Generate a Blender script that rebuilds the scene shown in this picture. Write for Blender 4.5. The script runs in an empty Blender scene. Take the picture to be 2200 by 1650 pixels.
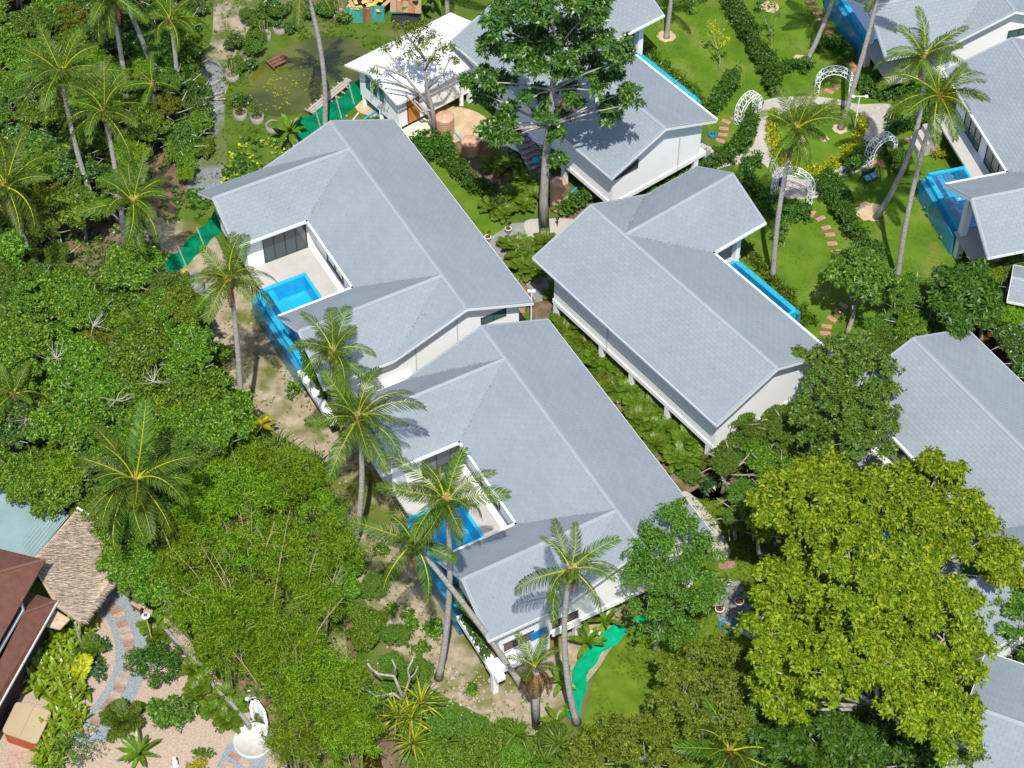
import bpy, math, random
import numpy as np
from mathutils import Vector, Matrix
R=math.radians
rng=np.random.default_rng(7); random.seed(7)
C=bpy.context.scene.collection
sc=bpy.context.scene
# ---------------------------------------------------------------- camera, sky, sun, exposure
PITCH=0.854341; FPX=4429.9; CAM=np.array([0.0,-78.626,90.291])
cd=bpy.data.cameras.new('camera'); cam=bpy.data.objects.new('camera',cd); C.objects.link(cam)
cam.location=CAM; cam.rotation_euler=(math.pi/2-PITCH,0,0)
cd.sensor_width=36; cd.lens=FPX/2200*36; cd.clip_end=1500; cd.clip_start=1
sc.camera=cam
w=bpy.data.worlds.new('World'); sc.world=w; w.use_nodes=True
nt=w.node_tree; sky=nt.nodes.new('ShaderNodeTexSky'); sky.sky_type='NISHITA'; sky.sun_disc=False
sky.sun_elevation=R(62); sky.sun_rotation=R(176)
bg=nt.nodes['Background']; nt.links.new(sky.outputs[0],bg.inputs[0]); bg.inputs[1].default_value=0.15
sl=bpy.data.lights.new('sun','SUN'); so=bpy.data.objects.new('sun',sl); C.objects.link(so)
sl.energy=4.8; sl.angle=R(0.6); sl.color=(1.0,0.955,0.88)
so.rotation_euler=Vector((-0.04,1,-math.tan(R(62)))).to_track_quat('-Z','Y').to_euler(); so.location=(0,0,120)
sc.view_settings.view_transform='Standard'; sc.view_settings.look='None'
sc.view_settings.exposure=0.28; sc.view_settings.gamma=1; sc.view_settings.use_curve_mapping=False
sc.cycles.max_bounces=6; sc.cycles.transparent_max_bounces=8; sc.cycles.transmission_bounces=3; sc.cycles.diffuse_bounces=3

# ---------------------------------------------------------------- survey: where a sight line meets a level (z) or a vertical plane (y)
CF=np.array([0,math.cos(PITCH),-math.sin(PITCH)]); CR=np.array([1.,0,0]); CU=np.cross(CR,CF)
def ray(px,py): return CF+CR*(px-1100)/FPX-CU*(py-825)/FPX
def gp(px,py,z=0.0):
    d=ray(px,py); return Vector(CAM+d*((z-CAM[2])/d[2]))
def gy(px,py,y):
    d=ray(px,py); return Vector(CAM+d*((y-CAM[1])/d[1]))
# ---------------------------------------------------------------- materials
MAT={}
def mat(name,col,rough=.6,spec=.3,**k):
    if name in MAT: return MAT[name]
    m=bpy.data.materials.new(name); m.use_nodes=True; n=m.node_tree; b=n.nodes['Principled BSDF']
    b.inputs['Base Color'].default_value=(*col,1); b.inputs['Roughness'].default_value=rough
    b.inputs['Specular IOR Level'].default_value=spec
    col2=k.get('col2')
    if col2 is not None:
        no=n.nodes.new('ShaderNodeTexNoise'); no.inputs['Scale'].default_value=k.get('scale',2.0); no.inputs['Detail'].default_value=k.get('detail',6)
        no.inputs['Roughness'].default_value=.62
        tc=n.nodes.new('ShaderNodeTexCoord')
        mp=n.nodes.new('ShaderNodeMapping'); mp.inputs['Scale'].default_value=k.get('stretch',(1,1,1))
        n.links.new(tc.outputs['Object'],mp.inputs[0]); n.links.new(mp.outputs[0],no.inputs['Vector'])
        r=n.nodes.new('ShaderNodeValToRGB'); e=r.color_ramp.elements
        lo,hi=k.get('ramp',(.35,.65)); e[0].position=lo; e[1].position=hi; e[0].color=(*col,1); e[1].color=(*col2,1)
        n.links.new(no.outputs[0],r.inputs[0]); src=r.outputs[0]
        col3=k.get('col3')
        if col3 is not None:
            n2=n.nodes.new('ShaderNodeTexNoise'); n2.inputs['Scale'].default_value=k.get('scale3',.3); n2.inputs['Detail'].default_value=5
            n.links.new(mp.outputs[0],n2.inputs['Vector'])
            r2=n.nodes.new('ShaderNodeValToRGB'); lo,hi=k.get('ramp3',(.45,.6)); r2.color_ramp.elements[0].position=lo; r2.color_ramp.elements[1].position=hi
            mx=n.nodes.new('ShaderNodeMixRGB'); n.links.new(n2.outputs[0],r2.inputs[0]); n.links.new(r2.outputs[0],mx.inputs[0])
            n.links.new(src,mx.inputs[1]); mx.inputs[2].default_value=(*col3,1); src=mx.outputs[0]
        n.links.new(src,b.inputs['Base Color'])
        if k.get('bump'):
            bp=n.nodes.new('ShaderNodeBump'); bp.inputs['Strength'].default_value=k['bump']; bp.inputs['Distance'].default_value=k.get('dist',.03)
            n.links.new(no.outputs[0],bp.inputs['Height']); n.links.new(bp.outputs[0],b.inputs['Normal'])
    MAT[name]=m; return m
def leafmat(name,cols,trans=.3,rough=.42,spec=.35,tint=.12):
    m=bpy.data.materials.new(name); m.use_nodes=True; n=m.node_tree; b=n.nodes['Principled BSDF']; out=n.nodes['Material Output']
    g=n.nodes.new('ShaderNodeNewGeometry'); r=n.nodes.new('ShaderNodeValToRGB'); r.color_ramp.interpolation='LINEAR'
    e=r.color_ramp.elements; e[0].color=(*cols[0],1); e[0].position=0; e[1].color=(*cols[-1],1); e[1].position=1
    for i,c in enumerate(cols[1:-1]):
        q=e.new((i+1)/(len(cols)-1)); q.color=(*c,1)
    n.links.new(g.outputs['Random Per Island'],r.inputs[0])
    oi=n.nodes.new('ShaderNodeObjectInfo'); hs=n.nodes.new('ShaderNodeHueSaturation')
    mr=n.nodes.new('ShaderNodeMapRange'); mr.inputs[3].default_value=.5-tint*.13; mr.inputs[4].default_value=.5+tint*.13
    mv=n.nodes.new('ShaderNodeMapRange'); mv.inputs[3].default_value=1-tint*1.6; mv.inputs[4].default_value=1+tint*1.6
    n.links.new(oi.outputs['Random'],mr.inputs[0]); n.links.new(oi.outputs['Random'],mv.inputs[0])
    n.links.new(mr.outputs[0],hs.inputs['Hue']); n.links.new(mv.outputs[0],hs.inputs['Value']); n.links.new(r.outputs[0],hs.inputs['Color'])
    n.links.new(hs.outputs[0],b.inputs['Base Color']); b.inputs['Roughness'].default_value=rough; b.inputs['Specular IOR Level'].default_value=spec
    t=n.nodes.new('ShaderNodeBsdfTranslucent'); n.links.new(hs.outputs[0],t.inputs[0])
    mx=n.nodes.new('ShaderNodeMixShader'); mx.inputs[0].default_value=trans
    n.links.new(b.outputs[0],mx.inputs[1]); n.links.new(t.outputs[0],mx.inputs[2]); n.links.new(mx.outputs[0],out.inputs[0])
    MAT[name]=m; return m
def randmat(name,c0,c1,rough=.7,spec=.25,noise=None):
    m=bpy.data.materials.new(name); m.use_nodes=True; n=m.node_tree; b=n.nodes['Principled BSDF']
    g=n.nodes.new('ShaderNodeNewGeometry'); r=n.nodes.new('ShaderNodeValToRGB'); e=r.color_ramp.elements
    e[0].color=(*c0,1); e[1].color=(*c1,1); n.links.new(g.outputs['Random Per Island'],r.inputs[0]); src=r.outputs[0]
    if noise:
        tc=n.nodes.new('ShaderNodeTexCoord'); no=n.nodes.new('ShaderNodeTexNoise'); no.inputs['Scale'].default_value=noise[0]; no.inputs['Detail'].default_value=6
        n.links.new(tc.outputs['Object'],no.inputs['Vector'])
        rr=n.nodes.new('ShaderNodeMapRange'); rr.inputs[1].default_value=.3; rr.inputs[2].default_value=.7; rr.inputs[3].default_value=1-noise[1]; rr.inputs[4].default_value=1+noise[1]*.5
        n.links.new(no.outputs[0],rr.inputs[0]); mu=n.nodes.new('ShaderNodeVectorMath'); mu.operation='SCALE'
        n.links.new(src,mu.inputs[0]); n.links.new(rr.outputs[0],mu.inputs['Scale']); src=mu.outputs[0]
    n.links.new(src,b.inputs['Base Color']); b.inputs['Roughness'].default_value=rough; b.inputs['Specular IOR Level'].default_value=spec
    MAT[name]=m; return m
def watermat(name,tint,gloss_rough=.03,trans=True,body=None):
    m=bpy.data.materials.new(name); m.use_nodes=True; n=m.node_tree; out=n.nodes['Material Output']; n.nodes.remove(n.nodes['Principled BSDF'])
    tc=n.nodes.new('ShaderNodeTexCoord'); no=n.nodes.new('ShaderNodeTexNoise'); no.inputs['Scale'].default_value=3.5; no.inputs['Detail'].default_value=3
    bp=n.nodes.new('ShaderNodeBump'); bp.inputs['Strength'].default_value=.3; bp.inputs['Distance'].default_value=.04
    n.links.new(tc.outputs['Object'],no.inputs['Vector']); n.links.new(no.outputs[0],bp.inputs['Height'])
    gl=n.nodes.new('ShaderNodeBsdfGlossy'); gl.inputs['Roughness'].default_value=gloss_rough; n.links.new(bp.outputs[0],gl.inputs['Normal'])
    fr=n.nodes.new('ShaderNodeFresnel'); fr.inputs[0].default_value=1.33; n.links.new(bp.outputs[0],fr.inputs['Normal'])
    if trans:
        a=n.nodes.new('ShaderNodeBsdfTransparent'); a.inputs[0].default_value=(*tint,1)
    else:
        a=n.nodes.new('ShaderNodeBsdfDiffuse'); r=n.nodes.new('ShaderNodeValToRGB'); n2=n.nodes.new('ShaderNodeTexNoise'); n2.inputs['Scale'].default_value=.35; n2.inputs['Detail'].default_value=7
        n.links.new(tc.outputs['Object'],n2.inputs['Vector']); n.links.new(n2.outputs[0],r.inputs[0]); e=r.color_ramp.elements
        e[0].position=.38; e[1].position=.62; e[0].color=(*tint,1); e[1].color=(*body,1); n.links.new(r.outputs[0],a.inputs[0])
    mx=n.nodes.new('ShaderNodeMixShader'); ml=n.nodes.new('ShaderNodeMath'); ml.operation='MULTIPLY'; ml.inputs[1].default_value=1 if trans else .12; n.links.new(fr.outputs[0],ml.inputs[0]); n.links.new(ml.outputs[0],mx.inputs[0]); n.links.new(a.outputs[0],mx.inputs[1]); n.links.new(gl.outputs[0],mx.inputs[2])
    n.links.new(mx.outputs[0],out.inputs[0]); MAT[name]=m; return m
def tilemat(name,c0,c1,size,mortar,rough=.35,msize=.03):
    m=bpy.data.materials.new(name); m.use_nodes=True; n=m.node_tree; b=n.nodes['Principled BSDF']
    tc=n.nodes.new('ShaderNodeTexCoord'); br=n.nodes.new('ShaderNodeTexBrick'); br.offset=0; br.inputs['Scale'].default_value=1/size
    br.inputs['Brick Width'].default_value=1; br.inputs['Row Height'].default_value=1; br.inputs['Mortar Size'].default_value=msize
    br.inputs['Color1'].default_value=(*c0,1); br.inputs['Color2'].default_value=(*c1,1); br.inputs['Mortar'].default_value=(*mortar,1)
    n.links.new(tc.outputs['Object'],br.inputs['Vector']); n.links.new(br.outputs[0],b.inputs['Base Color'])
    b.inputs['Roughness'].default_value=rough; MAT[name]=m; return m

white=mat('white_render',(.84,.85,.84),.75,col2=(.78,.80,.79),scale=.7,ramp=(.45,.8))
whitetrim=mat('white_trim',(.70,.71,.70),.5,col2=(.58,.56,.52),scale=1.5,ramp=(.6,.85))
soffit=mat('soffit',(.75,.77,.77),.8)
tile_m=randmat('roof_tile_grey',(.212,.247,.270),(.228,.262,.285),.75,.25,(.28,.08))
cap_m=mat('ridge_grey',(.245,.275,.30),.75,col2=(.27,.30,.325),scale=.8)
under_m=mat('roof_underlay',(.10,.115,.13),.9)
concrete=mat('concrete',(.18,.175,.16),.85,col2=(.30,.29,.27),scale=1.2,ramp=(.3,.7),bump=.2)
conc_dark=mat('grey_concrete',(.17,.18,.18),.85,col2=(.26,.265,.26),scale=1.0,bump=.2)
path_m=mat('pale_concrete',(.32,.295,.25),.85,col2=(.43,.405,.355),scale=.9,ramp=(.3,.7),bump=.1)
deck_m=mat('terrace_tile',(.385,.372,.345),.55,col2=(.43,.418,.39),scale=1.3)
alu=mat('dark_aluminium',(.05,.052,.055),.4)
glass=mat('window_glass',(.045,.075,.085),.06,.8)
glass2=mat('green_glass',(.06,.14,.14),.08,.8)
curtain=mat('curtain',(.16,.175,.17),.8)
pool_in=tilemat('pool_tile',(.005,.40,.66),(.01,.44,.70),.12,(.02,.36,.58),.3)
pool_out=tilemat('pool_wall_tile',(.02,.21,.35),(.035,.25,.40),.12,(.02,.14,.24),.25)
pool_edge=tilemat('pool_edge_tile',(.01,.27,.46),(.03,.36,.54),.12,(.02,.30,.48),.25)
water=watermat('pool_water',(.72,.93,.98))
litter_m=randmat('leaf_litter',(.10,.035,.012),(.30,.17,.07),.9,.05)
pond_m=watermat('pond_water',(.050,.062,.008),.08,False,(.105,.115,.014))
canal_m=watermat('canal_water',(.035,.018,.006),.05,False,(.07,.035,.012))
ground_m=mat('weedy_ground',(.050,.100,.012),.95,0,col2=(.10,.145,.025),scale=.8,ramp=(.35,.7),col3=(.17,.13,.075),scale3=.18,ramp3=(.52,.66),bump=.6,dist=.08)
dirt_m=mat('dry_dirt',(.21,.165,.105),.95,0,col2=(.40,.34,.25),scale=1.6,ramp=(.3,.72),col3=(.11,.125,.03),scale3=.33,ramp3=(.50,.62),bump=.7,dist=.06)
sand_m=mat('sandy_soil',(.36,.26,.155),.95,0,col2=(.52,.41,.27),scale=1.3,ramp=(.3,.7),bump=.4)
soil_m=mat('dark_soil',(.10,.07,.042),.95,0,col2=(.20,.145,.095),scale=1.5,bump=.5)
lawn_m=mat('lawn_grass',(.055,.120,.010),.9,.03,col2=(.110,.185,.018),scale=.55,ramp=(.32,.68),detail=9,bump=.5,dist=.04,col3=(.17,.19,.045),scale3=.45,ramp3=(.52,.78))
gravel_grey=mat('grey_gravel',(.11,.125,.13),.95,0,col2=(.25,.27,.275),scale=9,ramp=(.3,.7),bump=.8,dist=.03,col3=(.10,.13,.04),scale3=.35,ramp3=(.48,.60))
gravel_tan=mat('tan_track',(.20,.165,.115),.95,0,col2=(.35,.30,.23),scale=1.2,bump=.5,col3=(.09,.12,.03),scale3=.5,ramp3=(.46,.60))
gravel_pink=mat('pink_gravel',(.30,.225,.165),.95,0,col2=(.45,.365,.29),scale=9,ramp=(.3,.7),bump=.6,dist=.03)
gravel_blue=mat('blue_grey_gravel',(.15,.18,.19),.95,0,col2=(.30,.335,.35),scale=11,ramp=(.3,.7),bump=.8,dist=.03)
pad_red=mat('red_pad',(.33,.135,.105),.85,col2=(.46,.22,.175),scale=6,bump=.2)
pad_tan=mat('tan_pad',(.30,.20,.145),.85,col2=(.42,.31,.235),scale=6,bump=.2)
pad_brown=mat('brown_pad',(.23,.13,.095),.85,col2=(.31,.19,.145),scale=6,bump=.2)
trunk_m=mat('palm_bark',(.23,.21,.185),.9,0,col2=(.50,.47,.42),scale=5,stretch=(.6,.6,4),ramp=(.3,.7),bump=.8,dist=.04)
bark_m=mat('grey_bark',(.22,.20,.175),.9,0,col2=(.42,.39,.345),scale=4,stretch=(1,1,.3),bump=.6)
barkw_m=mat('bleached_wood',(.27,.25,.215),.9,0,col2=(.42,.39,.345),scale=5)
wood_m=mat('weathered_wood',(.26,.23,.19),.85,col2=(.42,.39,.34),scale=6,stretch=(1,6,1))
wood_brown=mat('brown_wood',(.13,.055,.035),.7,col2=(.22,.10,.065),scale=5)
wood_orange=mat('orange_wood_door',(.42,.15,.015),.5,col2=(.52,.21,.03),scale=3,stretch=(5,5,.5))
brown_roof=mat('brown_roof',(.115,.050,.036),.7,.15,col2=(.15,.068,.05),scale=2.5,bump=.25)
green_net=mat('green_net',(.0,.17,.075),.8,.1,col2=(.0,.24,.12),scale=1.2)
net_bright=mat('bright_green_net',(.0,.24,.105),.8,.1,col2=(.0,.36,.19),scale=1.0)
white_metal=mat('white_metal',(.80,.83,.84),.4)
grey_metal=mat('galvanised',(.48,.50,.50),.5)
dark_metal=mat('dark_metal',(.03,.03,.032),.5)
tank_m=mat('tan_plastic',(.50,.27,.17),.35,.5,col2=(.56,.33,.22),scale=2)
blue_pl=mat('blue_plastic',(.01,.20,.50),.4)
pipe_blue=mat('blue_pipe',(.02,.36,.56),.4)
teal_pl=mat('teal_plastic',(.0,.40,.40),.5)
yellow_pl=mat('yellow_plastic',(.55,.30,.02),.5)
thatch_m=mat('thatch',(.30,.21,.13),.95,0,col2=(.60,.48,.35),scale=7,stretch=(.7,2.2,1),ramp=(.25,.7),bump=1,dist=.05)
metal_green=mat('green_metal_sheet',(.17,.25,.25),.5,col2=(.22,.31,.31),scale=.6)
sheet_white=mat('white_sheet',(.62,.62,.61),.5,col2=(.50,.48,.46),scale=2,ramp=(.55,.8))
canvas_tan=mat('tan_cover',(.37,.29,.17),.8,col2=(.40,.32,.20),scale=1)
canvas_red=mat('red_wood',(.34,.06,.02),.5,col2=(.42,.09,.03),scale=3,stretch=(6,6,1))
pot_white=mat('white_pot',(.74,.74,.72),.6)
soil_red=mat('red_soil',(.16,.05,.03),.9)
coco_m=mat('green_coconut',(.40,.42,.02),.5)
sheath_m=mat('dry_sheath',(.22,.125,.06),.9,col2=(.34,.21,.11),scale=6)
rock_m=mat('pale_rock',(.28,.26,.22),.9,col2=(.42,.39,.34),scale=4)

frond_m=leafmat('palm_leaflet',[(.022,.062,.006),(.048,.108,.008),(.085,.155,.012),(.16,.215,.022)],.30,.5,.22)
rachis_m=mat('palm_rachis',(.40,.40,.02),.5,.3)
dry_m=leafmat('dry_frond',[(.13,.07,.03),(.28,.17,.08)],.2,.8,.1)
L_jungle=leafmat('thicket_leaf',[(.026,.085,.005),(.055,.15,.007),(.115,.23,.011),(.24,.34,.018)],.26,.42,.35)
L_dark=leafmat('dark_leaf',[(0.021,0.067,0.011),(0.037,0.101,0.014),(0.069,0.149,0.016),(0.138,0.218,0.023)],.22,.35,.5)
L_yel=leafmat('yellow_green_leaf',[(.060,.135,.005),(.125,.22,.006),(.215,.31,.009),(.35,.40,.018)],.31,.5,.2,.05)
L_olive=leafmat('olive_leaf',[(.06,.10,.008),(.12,.16,.010),(.21,.235,.018)],.28,.5,.25)
L_bamboo=leafmat('bamboo_leaf',[(.06,.16,.005),(.12,.26,.006),(.20,.34,.010),(.30,.38,.02)],.34,.5,.25)
L_light=leafmat('light_leaf',[(.045,.115,.010),(.085,.18,.014),(.15,.25,.025)],.3,.45,.35)
L_hedge=leafmat('hedge_leaf',[(0.018,0.071,0.007),(0.040,0.121,0.009),(0.086,0.184,0.011)],.2,.45,.3)
L_ylw=leafmat('yellow_shrub_leaf',[(.16,.20,.006),(.33,.33,.008),(.52,.46,.015)],.3,.5,.25)
L_ban=leafmat('banana_leaf',[(.06,.145,.010),(.11,.215,.014),(.18,.28,.02)],.35,.35,.45)
L_gin=leafmat('ginger_leaf',[(.05,.135,.006),(.09,.195,.008),(.15,.25,.010),(.30,.36,.02)],.3,.3,.5)
L_grass=leafmat('grass_blade',[(.05,.12,.006),(.10,.19,.01),(.19,.24,.03)],.25,.6,.15,0)
L_bgreen=leafmat('blue_green_leaf',[(.012,.060,.018),(.03,.10,.028),(.07,.15,.035)],.2,.35,.5)
L_arec=leafmat('areca_leaf',[(.05,.11,.008),(.09,.17,.010),(.17,.24,.015)],.3,.4,.35)
L_litter=leafmat('pond_leaf',[(.13,.18,.01),(.24,.24,.01),(.40,.34,.02)],.1,.6,.2,0)

# ---------------------------------------------------------------- helpers
class MB:
    def __init__(s): s.v=[]; s.f=[]; s.m=[]; s.cur=0
    def poly(s,pts):
        i=len(s.v); s.v+=[tuple(p) for p in pts]; s.f.append(tuple(range(i,i+len(pts)))); s.m.append(s.cur)
    def prism(s,pts,vec):
        i=len(s.v); n=len(pts); vec=Vector(vec)
        s.v+=[tuple(p) for p in pts]+[tuple(Vector(p)+vec) for p in pts]
        s.f.append(tuple(range(i,i+n))[::-1]); s.f.append(tuple(range(i+n,i+2*n)))
        for k in range(n):
            j=(k+1)%n; s.f.append((i+k,i+j,i+n+j,i+n+k))
        s.m+=[s.cur]*(n+2)
    def box(s,x0,x1,y0,y1,z0,z1):
        x0,x1=min(x0,x1),max(x0,x1); y0,y1=min(y0,y1),max(y0,y1)
        s.prism([(x0,y0,z0),(x1,y0,z0),(x1,y1,z0),(x0,y1,z0)],(0,0,z1-z0))
    def bar(s,a,b,w,h=None,up=(0,0,1)):
        a=Vector(a); b=Vector(b); d=(b-a).normalized(); u=Vector(up); sd=d.cross(u)
        if sd.length<1e-3: sd=d.cross(Vector((1,0,0)))
        sd.normalize(); u=sd.cross(d); h=w if h is None else h
        q=[a+sd*w/2+u*h/2,a-sd*w/2+u*h/2,a-sd*w/2-u*h/2,a+sd*w/2-u*h/2]
        s.prism(q,b-a)
    def tube(s,pts,rad,n=6,cap=True):
        pts=[Vector(p) for p in pts]; base=len(s.v); prev=None
        for k,p in enumerate(pts):
            d=(pts[min(k+1,len(pts)-1)]-pts[max(k-1,0)]).normalized()
            a=d.orthogonal().normalized() if prev is None else (prev-d*prev.dot(d)).normalized()
            prev=a; b=d.cross(a); r=rad[k] if hasattr(rad,'__len__') else rad
            for j in range(n):
                t=2*math.pi*j/n; s.v.append(tuple(p+(a*math.cos(t)+b*math.sin(t))*r))
        for k in range(len(pts)-1):
            for j in range(n):
                j2=(j+1)%n; s.f.append((base+k*n+j,base+k*n+j2,base+(k+1)*n+j2,base+(k+1)*n+j)); s.m.append(s.cur)
        if cap:
            s.f.append(tuple(base+j for j in range(n))[::-1]); s.f.append(tuple(base+(len(pts)-1)*n+j for j in range(n))); s.m+=[s.cur]*2
    def lathe(s,prof,c=(0,0,0),n=16):
        base=len(s.v)
        for r,z in prof:
            for j in range(n):
                t=2*math.pi*j/n; s.v.append((c[0]+r*math.cos(t),c[1]+r*math.sin(t),c[2]+z))
        for k in range(len(prof)-1):
            for j in range(n):
                j2=(j+1)%n; s.f.append((base+k*n+j,base+k*n+j2,base+(k+1)*n+j2,base+(k+1)*n+j)); s.m.append(s.cur)
    def build(s,name,m,parent=None,smooth=False,**props):
        me=bpy.data.meshes.new(name); me.from_pydata(s.v,[],s.f)
        for mm in (m if isinstance(m,(list,tuple)) else [m]): me.materials.append(mm)
        if any(s.m): me.polygons.foreach_set('material_index',s.m)
        if smooth: me.polygons.foreach_set('use_smooth',[True]*len(s.f))
        me.update(); o=bpy.data.objects.new(name,me); C.objects.link(o)
        if parent: o.parent=parent
        for k,v in props.items(): o[k]=v
        return o
def thing(name,label,cat,loc=(0,0,0),rz=0,group=None):
    o=bpy.data.objects.new(name,None); C.objects.link(o); o.location=loc; o.rotation_euler=(0,0,rz); o.empty_display_size=.3
    return tag(o,label,cat,group)
def tag(o,label,cat,group=None):
    o['label']=label; o['category']=cat
    if group: o['group']=group
    return o
def npmesh(name,V,nv,mats,midx=None):
    """V (n,3) vertices in consecutive faces of nv corners"""
    me=bpy.data.meshes.new(name); n=len(V); nf=n//nv
    me.vertices.add(n); me.vertices.foreach_set('co',np.ascontiguousarray(V,dtype=np.float32).ravel())
    me.loops.add(n); me.loops.foreach_set('vertex_index',np.arange(n,dtype=np.int32))
    me.polygons.add(nf); me.polygons.foreach_set('loop_start',np.arange(0,n,nv,dtype=np.int32))
    for m in mats: me.materials.append(m)
    if midx is not None: me.polygons.foreach_set('material_index',midx.astype(np.int32))
    me.update(calc_edges=True); return me
def place(me,name,parent=None,loc=(0,0,0),rot=(0,0,0),scale=1,**props):
    o=bpy.data.objects.new(name,me); C.objects.link(o)
    if parent: o.parent=parent
    o.location=loc; o.rotation_euler=rot; o.scale=(scale,)*3 if not hasattr(scale,'__len__') else scale
    for k,v in props.items(): o[k]=v
    return o
def norm(a): return a/np.maximum(np.linalg.norm(a,axis=1,keepdims=True),1e-9)
def leaves(P,D,N,L,W,droop=.12):
    n=len(P); D=norm(D); S=norm(np.cross(D,N)); L=np.broadcast_to(np.asarray(L,float),(n,))[:,None]; W=np.broadcast_to(np.asarray(W,float),(n,))[:,None]
    up=norm(np.cross(S,D)); m=P+D*L*.5+up*L*.05
    V=np.stack([P,m+S*W*.5,P+D*L-np.array([0,0,1])*L*droop,m-S*W*.5],1)
    return V.reshape(-1,3)
def rdir(n):
    a=rng.normal(size=(n,3)); return norm(a)
def clusters(Cc,O,k,L,W,phi=(50,105),jit=.35,Lvar=.3):
    """k leaves radiating about axis O at each centre"""
    n=len(Cc); O=norm(O); A=norm(np.cross(O,rdir(n))); B=np.cross(O,A)
    az=(np.arange(k)[None]*2*np.pi/k+rng.uniform(0,6.28,(n,1))+rng.normal(0,.25,(n,k)))
    ph=np.radians(rng.uniform(*phi,(n,k)))
    D=(np.cos(ph)[...,None]*O[:,None]+np.sin(ph)[...,None]*(np.cos(az)[...,None]*A[:,None]+np.sin(az)[...,None]*B[:,None]))
    D=D.reshape(-1,3)+rng.normal(0,jit*.3,(n*k,3)); P=np.repeat(Cc,k,0)+rng.normal(0,jit*L*.25,(n*k,3))
    N=np.repeat(O,k,0)+rng.normal(0,jit,(n*k,3))
    l=L*rng.uniform(1-Lvar,1+Lvar,n*k)
    return leaves(P,D,N,l,l*W/L)
def blobpts(blobs,dens,lo=.62,up=.55):
    """cluster centres and axes in the outer shells of ellipsoid blobs; dens per m2 of shell"""
    Ps=[];Os=[]
    for b in blobs:
        c=np.array(b[:3],float); r=np.array(b[3:6],float) if len(b)>=6 else np.array([b[3],b[3],b[3]*.8])
        n=int(dens*4*np.pi*(r[0]*r[1])**.5*r[2]); d=rdir(n); d[:,2]=np.where(d[:,2]<-.35,-d[:,2],d[:,2])
        rr=rng.uniform(lo,1.03,n)*(1+.13*np.sin(5*d[:,0]+3*c[0])*np.cos(4*d[:,1]+2*c[1]))
        P=c+d*r*rr[:,None]; Ps.append(P); Os.append(norm(d/r*r.mean())+np.array([0,0,up]))
    return np.concatenate(Ps),np.concatenate(Os)
def leafgrow(blobs,dens,k,L,W,phi=(45,100),lo=.6,up=.55,jit=.4):
    P,O=blobpts(blobs,dens,lo,up); return clusters(P,O,k,L,W,phi,jit)
def subblobs(blobs,r=.6,dens=.75,flat=.75):
    out=[]
    for b in blobs:
        c=np.array(b[:3],float); R3=np.array([b[3],b[3],b[5] if len(b)>5 else b[3]*.8]); n=max(3,int(dens*2.6*np.pi*b[3]*R3[2]/(r*r)))
        d=rdir(n); d[:,2]=np.where(d[:,2]<-.15,-d[:,2],d[:,2]); P=c+d*R3*rng.uniform(.45,1.12,n)[:,None]
        for p in P:
            q=r*rng.uniform(.6,1.2); out.append((*p,q,q,q*flat))
    return out
def curve(a,b,n=6,bow=(0,0,0)):
    a=Vector(a); b=Vector(b); bow=Vector(bow)
    return [a.lerp(b,t/(n-1))+bow*(4*(t/(n-1))*(1-t/(n-1))) for t in range(n)]
def struct(o): o['kind']='structure'; return o
def sheet(name,pts,z,m,thick=0,raw=False):
    q=[p if raw else gp(*p) for p in pts]; mb=MB()
    if thick: mb.prism([(p[0],p[1],z-thick) for p in q],(0,0,thick))
    else: mb.poly([(p[0],p[1],z) for p in q])
    o=mb.build(name,m); struct(o); return o
def smoothpoly(pts,n=5):
    out=[]; N=len(pts)
    for i in range(N):
        p0,p1,p2,p3=[Vector((*pts[(i+k)%N],0)) for k in (-1,0,1,2)]
        for j in range(n):
            t=j/n; q=.5*((2*p1)+(-p0+p2)*t+(2*p0-5*p1+4*p2-p3)*t*t+(-p0+3*p1-3*p2+p3)*t**3); out.append((q.x,q.y))
    return out
def inpoly(x,y,poly):
    r=np.zeros(len(x),bool); n=len(poly)
    for i in range(n):
        x1,y1=poly[i][:2]; x2,y2=poly[(i+1)%n][:2]
        c=((y1>y)!=(y2>y))&(x<(x2-x1)*(y-y1)/((y2-y1) or 1e-9)+x1); r^=c
    return r
def scatter(poly,n):
    xs=[p[0] for p in poly]; ys=[p[1] for p in poly]
    x=rng.uniform(min(xs),max(xs),n); y=rng.uniform(min(ys),max(ys),n); k=inpoly(x,y,poly); return x[k],y[k]
def tuft(poly,dens,L,W,m,name,z=0,k=5,phi=(15,60),patch=None,px=True):
    """low plants over a ground polygon, one uncountable cover"""
    q=[gp(*p) for p in poly] if px else poly
    A=abs(sum(q[i][0]*q[(i+1)%len(q)][1]-q[(i+1)%len(q)][0]*q[i][1] for i in range(len(q))))/2
    xs=[p[0] for p in q]; ys=[p[1] for p in q]; bb=(max(xs)-min(xs))*(max(ys)-min(ys))
    x,y=scatter(q,int(dens*bb))
    if patch:
        f=np.sin(x*patch+1.3*y)*np.cos(y*patch*.8-.7*x)+.5*np.sin(2.3*patch*x+y*1.1); kk=f>rng.uniform(-.9,.5,len(x)); x=x[kk]; y=y[kk]
    P=np.stack([x,y,np.full(len(x),z)],1); O=np.tile([0,0,1.],(len(x),1))+rng.normal(0,.25,(len(x),3))
    return npmesh(name,clusters(P,O,k,L,W,phi,.3),4,[m])
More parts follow.
